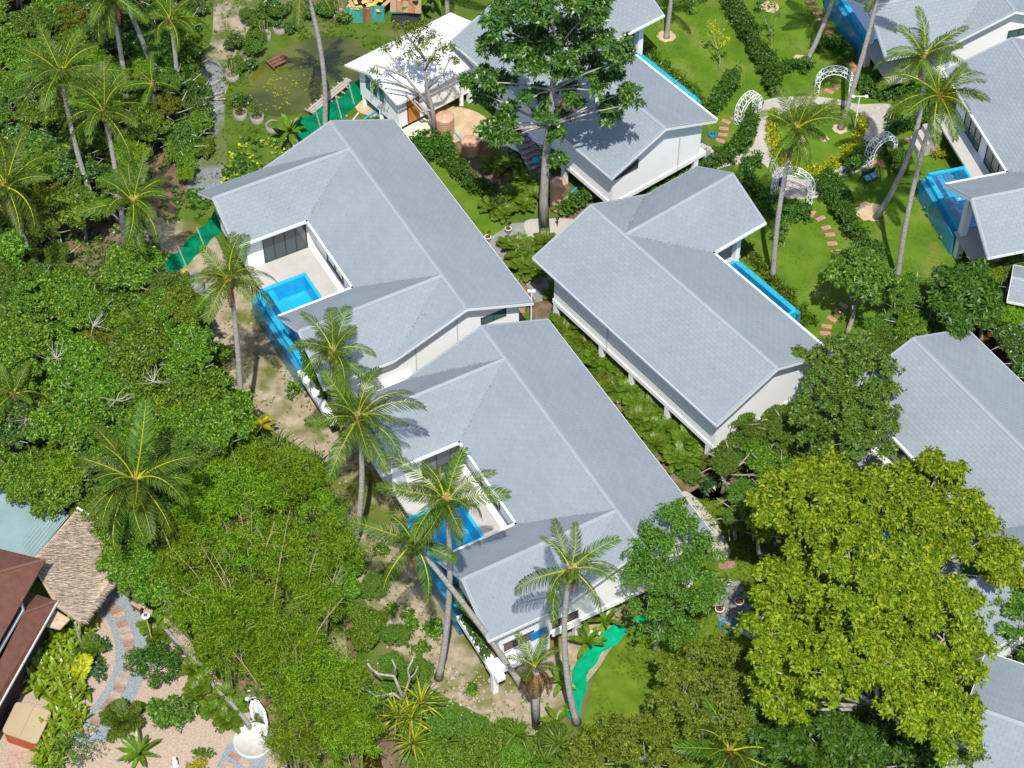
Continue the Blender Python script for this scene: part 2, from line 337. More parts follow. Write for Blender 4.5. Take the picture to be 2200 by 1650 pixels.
# ---------------------------------------------------------------- ground and paths
g=MB(); g.poly([(-400,-400,0),(400,-400,0),(400,400,0),(-400,400,0)]); struct(g.build('ground',ground_m))
def zone(name,pts,z,m,smooth=True,thick=0):
    return sheet(name,smoothpoly(pts) if smooth else pts,z,m,thick)
zone('dirt_ground',[(455,500),(520,590),(700,560),(900,720),(830,800),(900,1000),(1040,1290),(1250,1240),(1340,1260),(1330,1370),(1230,1500),(1180,1530),(1130,1590),(1040,1540),(930,1480),(860,1420),(770,1260),(735,1130),(690,1000),(560,905),(480,790),(430,660),(340,640),(295,560),(300,480),(380,470)],.004,dirt_m)
zone('sandy_yard',[(770,200),(860,210),(960,225),(1040,250),(1100,330),(1180,420),(1100,420),(1000,330),(900,310),(840,260),(770,240)],.004,sand_m)
zone('bare_soil',[(1000,300),(1120,330),(1250,420),(1300,450),(1230,480),(1150,430),(1060,400),(960,340)],.008,soil_m)
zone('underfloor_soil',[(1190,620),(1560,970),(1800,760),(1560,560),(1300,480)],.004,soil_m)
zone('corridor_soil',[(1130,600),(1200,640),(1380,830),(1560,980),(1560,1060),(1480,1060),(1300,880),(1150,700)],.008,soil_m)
zone('gravel_track',[(470,-30),(560,-30),(535,60),(505,120),(485,200),(450,230),(425,150),(455,80)],.004,gravel_tan)
zone('gravel_path',[(438,130),(480,150),(482,260),(488,330),(480,390),(440,410),(400,400),(430,340),(450,290),(440,210)],.008,gravel_grey)
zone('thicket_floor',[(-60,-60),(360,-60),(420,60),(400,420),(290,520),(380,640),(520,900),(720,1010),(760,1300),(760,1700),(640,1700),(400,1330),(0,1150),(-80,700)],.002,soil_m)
lawn_px=[(1350,-60),(1890,-60),(1900,120),(2010,240),(2060,560),(2010,640),(1900,700),(1790,770),(1700,690),(1590,560),(1640,440),(1560,340),(1500,240),(1370,120)]
lawn=zone('lawn',lawn_px,.010,lawn_m,False)
zone('side_lawn',[(925,350),(970,345),(1060,450),(1100,500),(1040,510),(990,440)],.010,lawn_m)
zone('rear_lawn',[(1480,1060),(1620,1080),(1640,1300),(1720,1400),(1480,1680),(1200,1680),(1250,1560),(1290,1430),(1370,1330),(1500,1240)],.008,mat('rough_grass',(.06,.115,.010),.95,0,col2=(.135,.19,.02),scale=1.1,ramp=(.3,.7),bump=.6,dist=.05))
ring=zone('garden_path',[(1622,232),(1660,212),(1735,207),(1800,214),(1845,224),(1915,226),(1912,265),(1905,305),(1868,352),(1830,375),(1775,395),(1755,425),(1690,425),(1668,395),(1640,352),(1600,352),(1540,365),(1450,420),(1400,450),(1395,435),(1470,385),(1560,345),(1610,320),(1624,290)],.025,path_m)
isl=zone('lawn_island',[(1658,262),(1690,240),(1740,228),(1800,226),(1845,248),(1858,285),(1840,330),(1800,362),(1755,385),(1700,380),(1668,345),(1655,300)],.07,lawn_m,True,.05)
zone('paved_court',[(1040,520),(1100,480),(1130,478),(1135,512),(1080,560)],.02,conc_dark,False)
zone('court_slab',[(1128,476),(1180,470),(1240,474),(1215,500),(1180,520),(1140,515)],.024,path_m)
zone('ramp_slab',[(1125,600),(1165,570),(1205,600),(1200,640),(1150,650)],.02,conc_dark,False)
zone('curved_path',[(1465,1062),(1482,1060),(1530,1110),(1558,1160),(1570,1192),(1540,1205),(1520,1150),(1490,1100)],.02,path_m)
zone('paved_landing',[(1552,1258),(1580,1262),(1612,1312),(1580,1352),(1545,1335),(1530,1300)],.05,conc_dark,False,.05)
zone('pale_landing',[(1580,1352),(1612,1312),(1660,1330),(1760,1400),(1740,1440),(1640,1392)],.046,path_m,False,.05)
zone('pink_gravel_garden',[(170,1290),(250,1280),(360,1330),(425,1400),(470,1460),(545,1540),(600,1600),(560,1720),(-60,1720),(-60,1430),(90,1430)],.012,gravel_pink)
bluepath=zone('gravel_walk',[(205,1290),(250,1270),(300,1315),(322,1380),(312,1445),(290,1500),(250,1545),(225,1590),(150,1600),(175,1550),(212,1500),(240,1450),(248,1400),(238,1350)],.020,gravel_blue)
bp2=zone('gravel_landing',[(488,1600),(530,1580),(580,1600),(570,1640),(560,1700),(440,1700)],.020,gravel_blue,False)
zone('dirt_patch',[(700,1230),(735,1330),(750,1420),(790,1460),(770,1500),(735,1480),(690,1380)],.006,dirt_m)
zone('dirt_hollow',[(740,1460),(790,1500),(840,1560),(880,1680),(760,1700),(730,1600),(715,1520)],.006,soil_m)
zone('canal_water',[(752,1475),(778,1500),(800,1560),(815,1620),(830,1700),(775,1700),(770,1600),(755,1530)],.012,canal_m)
zone('pond_water',[(548,150),(575,125),(640,92),(700,78),(760,85),(790,110),(800,150),(790,195),(745,215),(690,245),(640,246),(590,250),(545,232),(532,190)],.012,pond_m)
zone('mud_bank',[(1960,690),(2110,690),(2190,780),(2130,800)],.010,canal_m)
# bare rings round palm feet
for i,(x,y,r) in enumerate([(1432,78,.62),(1722,132,.70),(1868,455,.85),(1655,15,.62),(1720,300,.35),(1805,278,.5),(1926,602,.35),(1770,300,.3)]):
    c=gp(x,y); mb=MB(); mb.poly([(c.x+r*math.cos(t*.35)*(1+.15*math.sin(3*t+i)),c.y+r*math.sin(t*.35)*(1+.12*math.cos(2*t+i)),.016 if i not in (4,5,7) else .076) for t in range(18)])
    struct(mb.build('bare_soil',sand_m))
# stepping stones: parts of the lawn, garden and gravel walk
def pads(parent,lst,m,L=.62,W=.32,z=.012,name='stepping_stone'):
    me=None
    for it in lst:
        x,y,a=it[:3]; mm=m if len(it)<4 else it[3]
        c=gp(x,y,z); mb=MB(); h=.035
        l=L*random.uniform(.95,1.04)/2; ww=W*random.uniform(.95,1.05)/2
        mb.prism([(-l,-ww,0),(l,-ww,0),(l,ww,0),(-l,ww,0)],(0,0,h))
        o=mb.build(name,mm,parent); o.location=(c.x,c.y,z+.002); o.rotation_euler=(random.uniform(-.01,.01),random.uniform(-.01,.01),R(a))
pads(lawn,[(1745,460,60),(1763,470,30),(1775,490,15),(1783,505,8),(1788,524,5),(1797,541,10),(1812,558,5),(1740,3,15),(1748,16,12),(1757,29,12),(1765,43,14),(1774,57,10),(1782,70,8),(1791,84,5),(1798,97,5),
 (1795,187,-42),(1781,197,-28),(1835,140,-40),(1836,152,30),(1560,262,-32),(1555,277,-8),(1553,290,-6),(1548,303,-20),(1579,252,50),
 (1971,296,-42),(1953,303,-40),(1875,350,30),(1893,352,-80),(1812,657,-40),(1800,672,-48),(1787,686,-35),(1776,702,-12),(1773,717,0),(1777,735,6),(1789,750,20)],pad_red)
pads(bluepath,[(235,1300,38,pad_brown),(249,1312,33,pad_brown),(256,1322,28,pad_tan),(262,1340,28,pad_brown),(268,1354,18,pad_tan),(274,1369,15,pad_tan),(277,1383,10,pad_brown),(280,1398,8,pad_brown),(280,1415,0,pad_tan),(277,1431,-5,pad_brown),(272,1447,-10,pad_tan),(263,1464,-15,pad_tan),(256,1479,-20,pad_brown),(248,1495,-20,pad_tan),(239,1509,-25,pad_brown),(228,1521,-25,pad_brown),(217,1538,-25,pad_tan),(207,1553,-22,pad_brown),(192,1570,-20,pad_tan)],pad_tan,.60,.34,.022)
pads(bp2,[(504,1625,-30,pad_brown),(525,1640,-28,pad_tan),(489,1645,-28,pad_tan)],pad_tan,.60,.34,.022)
pads(struct(MB().build('slab_walk',pad_tan)),[(1580,1254,5),(1588,1266,5),(1600,1281,10),(1618,1302,10),(1634,1316,12),(1655,1332,15)],conc_dark,.5,.3,.05)
pads(MB().build('red_path',pad_red,kind='structure'),[(1112,668,0),(1110,682,0),(1562,1215,10)],pad_brown,.9,.45,.02)
o=MB(); c=gp(42,1635); o.prism([(c.x-.8,c.y-.75,0),(c.x+.6,c.y-.75,0),(c.x+.75,c.y+.5,0),(c.x-.55,c.y+.6,0)],(0,0,.03)); o=o.build('paving_slab',pad_tan); o.location.z=.014; struct(o)

# ---------------------------------------------------------------- villas
T=.39664
VD={'A':[-11.007,15.483,-1.07,4.233,17.709,8.902,8.947,4.228,2.731,2.971,4.641,4.8],
'B':[-1.686,-1.403,-1.066,4.28,17.327,9.016,8.974,4.258,2.717,2.748,4.781,4.8],
'C':[4.604,8.217,-.911,4.195,16.05,8.332,1.0,4.291,3.063,2.5,4.326,4.8],
'D':[-.617,27.636,-.909,4.227,16.17,8.333,1.0,4.231,3.192,2.5,4.251,4.8],
'E':[22.064,-2.278,-1.021,4.26,17.3,9.0,9.0,4.181,2.8,2.9,4.5,4.8],
'F':[31.551,23.301,-1.304,4.31,15.981,9.0,8.381,4.3,2.8,3.116,4.511,4.8],
'G':[27.007,42.741,-1.27,4.391,17.6,9.0,8.771,4.3,2.8,3.255,4.4,4.8]}
def clip(poly,P):
    """clip polygon (list of 2D) by convex ccw polygon P"""
    out=poly
    for i in range(len(P)):
        a=P[i]; b=P[(i+1)%len(P)]; inp=out; out=[]
        if not inp: return []
        f=lambda p:(b[0]-a[0])*(p[1]-a[1])-(b[1]-a[1])*(p[0]-a[0])
        for j in range(len(inp)):
            p=inp[j]; q=inp[(j+1)%len(inp)]; fp=f(p); fq=f(q)
            if fp>=0: out.append(p)
            if (fp>=0)!=(fq>=0):
                t=fp/(fp-fq); out.append((p[0]+(q[0]-p[0])*t,p[1]+(q[1]-p[1])*t))
    return out
TE,TW=.235,.44
def tile_slope(mb,ub,pts,eave,s_off=0.0):
    """real staggered tiles on a planar convex polygon; eave = unit vector along the eave"""
    pts=[Vector(p) for p in pts]; n=(pts[1]-pts[0]).cross(pts[2]-pts[0]).normalized()
    if n.z<0: n=-n; pts=pts[::-1]
    S=Vector(eave).normalized(); U=n.cross(S).normalized()
    if U.z<0: U=-U; S=U.cross(n).normalized()
    O=Vector((0,0,4.2)); O=O-n*(O-pts[0]).dot(n)
    P=[((p-O).dot(S),(p-O).dot(U)) for p in pts]
    ar=sum(P[i][0]*P[(i+1)%len(P)][1]-P[(i+1)%len(P)][0]*P[i][1] for i in range(len(P)))
    if ar<0: P=P[::-1]
    W3=lambda s,d,h:O+S*s+U*d+n*h
    ub.prism([W3(s,d,-.05) for s,d in P],n*.05)
    s0=min(p[0] for p in P); s1=max(p[0] for p in P); d0=min(p[1] for p in P); d1=max(p[1] for p in P)
    for r in range(int(math.floor(d0/TE)),int(math.ceil(d1/TE))):
        da=r*TE; db=da+TE; off=(r%2)*TW*.5
        for i in range(int(math.floor((s0-off)/TW)),int(math.ceil((s1-off)/TW))+1):
            a=i*TW+off+.004; b=a+TW-.008
            if b<s0 or a>s1: continue
            q=clip([(a,da),(b,da),(b,db),(a,db)],P)
            if len(q)<3: continue
            jz=random.uniform(0,.004); H=lambda d:.005+jz*.5+.011*(db-d)/TE
            mb.poly([W3(s,d,H(d)) for s,d in q])
            for j in range(len(q)):
                p=q[j]; k=q[(j+1)%len(q)]
                if abs(p[1]-da)<1e-6 and abs(k[1]-da)<1e-6:
                    mb.poly([W3(p[0],p[1],0),W3(k[0],k[1],0),W3(k[0],k[1],H(da)),W3(p[0],p[1],H(da))])
def villa(key,side,label,wing1,wing2,**k):
    x,y,a,h,L,W1,W2,hb,k1,k2,ho,ze=VD[key]; t=T
    rt=thing('villa',label,'villa',(x,y,0),a)
    V=lambda u,v,z:Vector((u,side*v,z))
    zr=ze+h*t; zb=zr-hb*t; zo=zr-ho*t
    R0,R1=V(0,0,zr),V(L,0,zr); B0,B1=V(0,-hb,zb),V(L,-hb,zb)
    X=(1,0,0); Y=(0,1,0)
    sl=[]  # (polygon, eave dir)
    sl.append(([R0,R1,B1,B0],X))
    mid_a=V(0,0,zr); 
    H0=V(0,h,ze); HL=V(L,h,ze); V0=V(0,ho,zo); V1=V(L,ho,zo)
    front=[]
    if wing1:
        w1s,i1=V(k1,0,zr),V(2*k1,h,ze); w1r,w1f,w1n=V(k1,W1,zr),V(0,W1,zo),V(2*k1,W1,ze)
        sl+=[([R0,V0,w1s],X),([w1s,w1r,w1f,V0],Y),([w1s,w1r,w1n,i1],Y)]; front+=[w1s,i1]
    else: front+=[R0,H0]
    if wing2:
        w2s,i2=V(L-k2,0,zr),V(L-2*k2,h,ze); w2r,w2f,w2n=V(L-k2,W2,zr),V(L-2*k2,W2,ze),V(L,W2,zo)
        sl+=[([w2s,V1,R1],X),([w2s,w2r,w2f,i2],Y),([w2s,w2r,w2n,V1],Y)]; front+=[i2,w2s]
    else: front+=[HL,R1]
    sl.append((front,X))
    tb=MB(); ub=MB()
    for P,e in sl: tile_slope(tb,ub,P,e)
    rf=ub.build('roof',under_m,rt)
    tb.build('roof_tiles',tile_m,rf,kind='stuff')
    vl=([(V0,w1s),(i1,w1s)] if wing1 else [])+([(V1,w2s),(i2,w2s)] if wing2 else [])
    if vl:
        Pn=[]
        for p,q in vl:
            t_=rng.beta(1,1.6,48)[:,None]; Pn.append(np.array(p)*(1-t_)+np.array(q)*t_+np.stack([rng.normal(0,.04,48),rng.normal(0,.04,48),rng.uniform(.03,.06,48)],1))
        for pt,e in sl:
            a_=np.array([list(v) for v in pt]); w_=rng.dirichlet(np.ones(len(a_)),10); Pn.append(w_@a_+np.array([0,0,.045]))
        Pn=np.concatenate(Pn); n_=len(Pn); place(npmesh('leaf_litter',leaves(Pn,np.column_stack([rng.normal(size=(n_,2)),np.zeros(n_)]),np.tile([0,0,1.],(n_,1))+rng.normal(0,.2,(n_,3)),rng.uniform(.04,.11,n_),.035,0),4,[litter_m]),'leaf_litter',rf,kind='stuff')
    # ridge caps and rake flashings: an inverted V strip with a small upstand
    nb=Vector((0,-side*t,1)).normalized(); nf=Vector((0,side*t,1)).normalized()
    def cap(p,q,da,db,w=.15,h1=.045,h2=.075):
        mb=MB(); p=Vector(p);q=Vector(q);da=Vector(da);db=Vector(db)
        for d in (da,db):
            if d.length<.01: continue
            n=d.cross(q-p).normalized(); n=n if n.z>0 else -n
            mb.prism([p+n*.0,p+d*w+n*.0,p+d*w+n*h1,p+Vector((0,0,h2))],q-p)
        return mb.build('ridge_cap',cap_m,rf)
    dnF=Vector((0,side,-t)).normalized(); dnB=Vector((0,-side,-t)).normalized()
    segs=[0]+([k1] if wing1 else [])+([L-k2] if wing2 else [])+[L]
    cap(R0,R1,dnF,dnB)
    t1=(zr-zo)/k1; t1b=(zr-ze)/k1; t2=(zr-zo)/k2; t2b=(zr-ze)/k2
    if wing1: cap(w1s,w1r,Vector((-1,0,-t1)).normalized(),Vector((1,0,-t1b)).normalized())
    if wing2: cap(w2s,w2r,Vector((-1,0,-t2b)).normalized(),Vector((1,0,-t2)).normalized())
    def rake(p,q,inn,name='ridge_cap'):   # thin flashing along a rake edge
        p=Vector(p);q=Vector(q);d=q-p;n=d.cross(Vector(inn)).normalized(); n=n if n.z>0 else -n; i=Vector(inn).normalized()
        mb=MB(); mb.prism([p-i*.03,p+i*.11,p+i*.11+n*.04,p-i*.03+n*.05],d); mb.build(name,cap_m,rf)
    def fascia(p,q,out,dep=.20,thk=.035,nm='fascia',m=None,drop=.01):
        p=Vector(p);q=Vector(q);o_=Vector(out).normalized(); mb=MB(); z=Vector((0,0,1))
        mb.prism([p-z*drop+o_*.005,p-z*drop+o_*(thk+.005),p-z*(dep+drop)+o_*(thk+.005),p-z*(dep+drop)+o_*.005],q-p); mb.build(nm,m or whitetrim,rf)
    u0=Vector((-1,0,0)); u1=Vector((1,0,0)); vf=Vector((0,side,0)); vb=-vf
    def gutter(p,q,out): fascia(p,q,out,.15,.13,'gutter',whitetrim,-.03)
    rake(B0,R0,u1); fascia(B0,R0,u0); rake(B1,R1,u0); fascia(B1,R1,u1); fascia(B0,B1,vb,.16,.03,'fascia',whitetrim,.0)
    if wing1:
        rake(V0,R0,u1); fascia(V0,R0,u0)
        rake(w1f,w1r,vb); fascia(w1f,w1r,vf); rake(w1n,w1r,vb); fascia(w1n,w1r,vf)
        fascia(V0,w1f,u0); gutter(i1,w1n,u1)
    else: rake(H0,R0,u1); fascia(H0,R0,u0)
    if wing2:
        rake(V1,R1,u0); fascia(V1,R1,u1); rake(w2f,w2r,vb); fascia(w2f,w2r,vf); rake(w2n,w2r,vb); fascia(w2n,w2r,vf)
        gutter(i2,w2f,u0); fascia(V1,w2n,u1)
    else: rake(H0 if 0 else HL,R1,u0); fascia(HL,R1,u1)
    gutter(i1 if wing1 else H0,i2 if wing2 else HL,vf)
    # walls
    ea=k.get('over_far',1.2); eb=.55; vo=h-.66; vk=hb-.62; z0=1.62; g=.12
    zf=lambda v:zr-abs(v)*t-g
    ua,ub_=ea,L-eb
    w_=MB(); q=[V(ua,-vk,z0),V(ua,-vk,zf(vk)),V(ua,0,zr-g),V(ua,vo,zf(vo)),V(ua,vo,z0)]; w_.prism(q,(ub_-ua,0,0)); w_.build('wall',white,rt)
    def wing(k_,W,u_out,u_in,zo_,sgn):   # wing block between main front wall and its end
        um=(u_out+u_in)/2; uc=k_
        zA=lambda u:zr-abs(u-uc)*((zr-zo_)/abs(uc-(0 if sgn<0 else L))) -g if (u<uc)==(sgn<0) else zr-abs(u-uc)*((zr-ze)/((k1 if sgn<0 else k2)))-g
        mb=MB(); vs=vo+.003; ve=W-.9
        q=[V(u_out,vs,z0),V(u_out,vs,zA(u_out)),V(uc,vs,zr-g),V(u_in,vs,zA(u_in)),V(u_in,vs,z0)]
        mb.prism(q,(0,side*(ve-vs),0)); mb.build('wall',white,rt)
    if wing1 and not k.get('open1'): wing(k1,W1,.62,2*k1-.6,zo,-1)
    if wing2 and not k.get('open2'): wing(L-k2,W2,L-.55,L-2*k2+.6,zo,1)
    # floor slab with edge beam
    mb=MB(); mb.box(ua-.06,ub_+.06,side*-(vk+.06),side*(vo+.5),z0-.02,z0+.30); mb.build('floor_slab',white,rt)
    pts_u=k.get('posts',[ua+.15,ua+4.2,ua+7.0,ua+10.1,ub_-.15])
    for u in pts_u:
        for v in (-vk+.12,vo-.2):
            mb=MB(); mb.box(u-.16,u+.16,side*v-.16,side*v+.16,-.1,z0+.02); mb.build('post',white,rt)
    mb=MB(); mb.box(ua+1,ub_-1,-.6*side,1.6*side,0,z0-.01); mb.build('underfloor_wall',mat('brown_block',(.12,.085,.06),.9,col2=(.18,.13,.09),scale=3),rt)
    return dict(rt=rt,V=V,side=side,vo=vo,vk=vk,ua=ua,ub=ub_,L=L,h=h,zr=zr,ze=ze,t=t,k1=k1,k2=k2,W1=W1,W2=W2,zf=zf,ho=ho,zo=zo)
def opening(D,axis,c,a,b,z0,z1,out,n=2,name='window',curt=False,topz=None,gm=None):
    """framed glazed opening proud of a wall. axis 'u': plane u=c running along v a..b; axis 'v': plane v=c along u"""
    V=D['V']; rt=D['rt']; f=MB(); s=out
    P=(lambda p,z,d:V(c+s*d,p,z)) if axis=='u' else (lambda p,z,d:V(p,c+s*d,z))
    tz=(lambda p:z1) if topz is None else topz
    fr=.055
    def pb(mb,p0,p1,za,zb,d0,d1,za1=None,zb1=None):
        za1=za if za1 is None else za1; zb1=zb if zb1 is None else zb1
        q=[P(p0,za,d0),P(p1,za1,d0),P(p1,zb1,d0),P(p0,zb,d0)]; vec=P(p0,za,d1)-P(p0,za,d0); mb.prism(q,vec)
    pb(f,a,b,z0,z0+fr,.0,.06); pb(f,a,b,tz(a)-fr,tz(a),.0,.06,tz(b)-fr,tz(b))
    for i in range(n+1):
        p=a+(b-a)*i/n; p0=p if i==0 else p-fr/2; p0=p-fr if i==n else p0; pb(f,p0,p0+fr,z0,tz(p0),.0,.065,z0,tz(p0+fr))
    w_=f.build(name,alu,rt)
    for i in range(n):
        m=MB(); p0=a+(b-a)*i/n+fr*.5; p1=a+(b-a)*(i+1)/n-fr*.5
        pb(m,p0,p1,z0+fr,tz(p0)-fr,.004,.03,z0+fr,tz(p1)-fr); m.build('pane',gm or (glass if not curt or i%2 else curtain),w_)
    return w_
def pool(D,label,u0,u1,v0,v1,z=1.98,group=None,ledge=True,deep=1.3):
    V=D['V']; s=D['side']; r=D['rt']; loc=r.matrix_basis@V(u0,v0,0)
    t_=thing('swimming_pool',label,'swimming pool',(r.location.x,r.location.y,0),r.rotation_euler.z,group)
    wt=.16; b=MB(); zb=z-deep
    b.box(u0,u1,s*v0,s*v1,zb-.1,zb)                                  # floor
    for (a0,a1,c0,c1) in ((u0-wt,u0,v0-wt,v1+wt),(u1,u1+wt,v0-wt,v1+wt),(u0,u1,v0-wt,v0)): b.box(a0,a1,s*c0,s*c1,zb-.1,z+.005)
    b.build('basin',pool_in,t_)
    e=MB(); e.box(u0-.001,u1+.001,s*(v1),s*(v1+.32),zb-.1,z-.05); e.build('overflow_edge',pool_edge,t_)
    o=MB(); o.box(u0-wt,u1+wt,s*(v1+.325),s*(v1+.60),.0,z-.42); o.build('outer_wall',pool_out,t_)
    if ledge:
        l=MB(); l.box(u0+.01,u1-.01,s*(v1-.75),s*(v1-.42),zb,z-.22); l.build('ledge',pool_in,t_)
    m=MB(); m.poly([V(u0,v0,z-.07),V(u1,v0,z-.07),V(u1,v1,z-.07),V(u0,v1,z-.07)]); m.build('water',water,t_)
    for q in ((u0+1.3,v0+.02),(u1-1.2,v0+1.2)):
        m=MB(); m.lathe([(.0,.02),(.09,.02),(.09,0)],tuple(V(q[0],q[1]+.6,zb+.01)),10); m.build('light',pot_white,t_)
    return t_
def slab(D,u0,u1,v0,v1,z=2.0,th=.16,m=None,name='terrace'):
    s=D['side']; mb=MB(); mb.box(u0,u1,s*v0,s*v1,z-th,z); return mb.build(name,m or deck_m,D['rt'])
def drain(D,axis,c,p,z0,z1,out):
    V=D['V']; mb=MB(); A=V(c+out*.06,p,z0) if axis=='u' else V(p,c+out*.06,z0); B=Vector((A.x,A.y,z1)); mb.tube([A,B],.035,6); mb.build('drainpipe',mat('pipe_grey',(.5,.52,.5),.5),D['rt'])

A=villa('A',-1,'grey-roofed U-shaped villa at upper left, white pool courtyard facing the jungle','w1','w2')
u1=2*A['k1']-.6
opening(A,'u',u1,4.15,6.97,1.99,4.0,1,4,'sliding_door')
opening(A,'u',A['ub'],-2.76,-1.13,4.0,4.58,1,2,'window',gm=glass2)
opening(A,'v',A['vo'],6.5,8.7,2.0,3.9,1,2,'sliding_door')
slab(A,u1+.003,6.72,A['vo']+.51,8.1); slab(A,6.725,12.3,A['vo']+.51,5.18); slab(A,13.65,18.0,8.42,8.9,1.98,.35,white,'planter_edge'); slab(A,13.65,17.5,7.4,8.41,1.86,.25,soil_m,'planter_soil')
pool(A,'blue pool in the courtyard of the upper left villa, above the dirt slope',6.9,13.4,5.35,8.15)
drain(A,'u',A['ub'],3.05,1.7,4.2,1); drain(A,'u',A['ub'],.4,1.7,5.2,1)
mb=MB(); mb.box(A['ub']+.003,A['ub']+.35,-3.4,-5.2,2.28,2.42); mb.build('ledge',white,A['rt'])
B=villa('B',-1,'grey-roofed U-shaped villa in the lower middle, coconut palms leaning over its pool','w1','w2',over_far=1.2)
u1=2*B['k1']-.6
opening(B,'u',u1,3.75,6.3,1.99,4.0,1,3,'sliding_door',curt=True)
opening(B,'v',B['vo'],6.5,8.7,2.0,3.9,1,2,'sliding_door')
slab(B,u1+.003,6.72,B['vo']+.51,8.1); slab(B,6.725,12.3,B['vo']+.51,5.18); slab(B,13.65,18.05,8.42,8.9,1.98,.35,white,'planter_edge'); slab(B,13.65,17.6,7.4,8.41,1.86,.25,soil_m,'planter_soil')
pool(B,'blue pool behind the two crossing palm trunks, in the lower middle villa',6.9,13.4,5.35,8.15)
for (a,b) in ((7.9,6.06),(5.07,3.45)):
    f=MB(); s=-1; ub_=B['ub']
    f.box(ub_+.003,ub_+.05,s*a,s*b,2.09,2.15); f.box(ub_+.003,ub_+.05,s*a,s*b,2.68,2.74)
    o=f.build('window',alu,B['rt'])
    m=MB(); m.box(ub_+.002,ub_+.012,s*a,s*b,2.15,2.68); m.build('pane',glass,o)
    for i in range(5):
        m=MB(); z=2.2+i*.1; m.prism([(ub_+.02,s*b,z),(ub_+.07,s*b,z+.02),(ub_+.07,s*b,z+.035),(ub_+.02,s*b,z+.015)],(0,s*(a-b),0)); m.build('slat',mat('louvre_brown',(.16,.13,.11),.6),o)
    for i in range(3):
        m=MB(); v=b+(a-b)*(i/2); m.box(ub_+.06,ub_+.09,s*v-.025,s*v+.025,2.12,2.72); m.build('mullion',white,o)
mb=MB(); mb.box(B['ub']-1.4,B['ub']-.003,-5.12,-8.0,-.05,1.61); mb.build('wall',white,B['rt'])
mb=MB(); mb.box(B['ub']+.003,B['ub']+.10,-5.0,-3.4,1.45,1.95); mb.build('ledge',white,B['rt'])
mb=MB(); mb.box(B['ub']+.55,B['ub']+.85,-8.6,-8.9,-.1,1.62); mb.build('post',white,B['rt'])
mb=MB(); mb.box(B['ub']+.11,B['ub']+.85,-7.0,-8.95,1.63,1.97); mb.build('planter_edge',white,B['rt'])
t_=MB(); p=B['rt'].matrix_basis@Vector((B['ub']+.12,-6.0,2.1)); 
mb=MB(); 
for i in range(8):
    mb.box(B['ub']+.08+.01*math.sin(i),B['ub']+.12+.01*math.sin(i),-5.35-i*.12,-5.47-i*.12,2.02+.02*math.sin(i*2),2.66)
o=mb.build('towel',mat('blue_towel',(.01,.20,.55),.9)); o.matrix_basis=B['rt'].matrix_basis; tag(o,'blue towel hung over the louvred window of the lower middle villa','towel')
Cv=villa('C',1,'grey-roofed L-shaped villa right of centre, on white posts above small palms','w1',None,over_far=1.25,posts=[1.4,5.65,8.35,11.5,15.0],open1=1)
slab(Cv,.7,5.4,Cv['vo']+.51,7.35); slab(Cv,5.405,10.9,Cv['vo']+.51,4.6)
for u,v in ((5.35,6.95),(1.0,6.95)):
    mb=MB(); mb.box(u-.17,u+.17,v-.17,v+.17,0,4.9); mb.build('column',white,Cv['rt'])
pool(Cv,'narrow blue pool along the lawn side of the right-of-centre villa',5.6,10.6,4.7,6.75)
drain(Cv,'v',-Cv['vk'],6.2,1.7,4.0,-1)
opening(Cv,'v',Cv['vo'],6.0,9.8,2.0,3.9,1,3,'sliding_door')
Dv=villa('D',1,'grey-roofed villa at top centre, half hidden by the big dark tree','w1',None,over_far=.8,open1=1)
slab(Dv,.7,5.6,Dv['vo']+.51,7.4); slab(Dv,5.605,11.2,Dv['vo']+.51,4.6)
mb=MB(); mb.box(5.4,5.8,6.8,7.2,0,5.0); mb.build('column',white,Dv['rt'])
pool(Dv,'thin strip of blue pool behind the top centre villa, beside the yellow-leaved lawn tree',6.0,11.5,4.7,6.7)
zt=lambda p:Dv['zf'](p)-.02
opening(Dv,'u',Dv['ub'],-1.69,-3.4,3.8,4.4,1,1,'window',topz=lambda p:3.87+.62*(p+3.44)/1.75)
drain(Dv,'u',Dv['ub'],1.7,1.7,4.5,1)
# entrance steps of D at its right side
for i in range(5):
    mb=MB(); mb.box(12.6+i*.0,15.4,Dv['vo']+.55+i*.32,Dv['vo']+.87+i*.32,0,1.9-i*.36); mb.build('step',path_m,Dv['rt'])
Ev=villa('E',-1,'grey-roofed villa at the right edge beside the yellow-green tree','','w2')
opening(Ev,'v',Ev['vo'],3.4,5.9,2.0,3.9,1,2,'sliding_door'); slab(Ev,1.0,7,Ev['vo']+.51,5.4,2.0,.16,conc_dark)
pool(Ev,'blue pool glimpsed through the yellow-green tree beside the right edge villa',5.5,11,5.4,7.6)
Fv=villa('F',-1,'grey-roofed villa at the far right with white terrace and glass garden doors','','w2',open2=1)
opening(Fv,'v',Fv['vo'],2.6,4.9,2.0,3.85,1,3,'sliding_door'); opening(Fv,'v',Fv['vo'],5.85,8.5,2.0,3.85,1,3,'sliding_door')
slab(Fv,.9,11.0,Fv['vo']+.51,4.95); slab(Fv,11.1,15.6,3.9,7.9)
mb=MB(); 
for (u,v) in ((11.35,7.5),): 
    mb.box(u-.22,u+.22,-v-.2,-v+.2,0,4.95)
mb.build('column',white,Fv['rt'])
pool(Fv,'L-shaped bright blue pool with a shallow end beside the far right villa terrace',6.0,10.95,5.1,7.3)
for i in range(4):
    mb=MB(); mb.box(1.0,2.4,-(5.0+i*.34),-(5.34+i*.34),0,1.9-i*.45); mb.build('step',path_m,Fv['rt'])
Gv=villa('G',-1,'grey-roofed villa cut off by the top right corner, pool under its wing','','w2',open2=1)
opening(Gv,'u',Gv['ub'],-.2,-1.7,3.9,4.45,1,2,'window',gm=glass2)
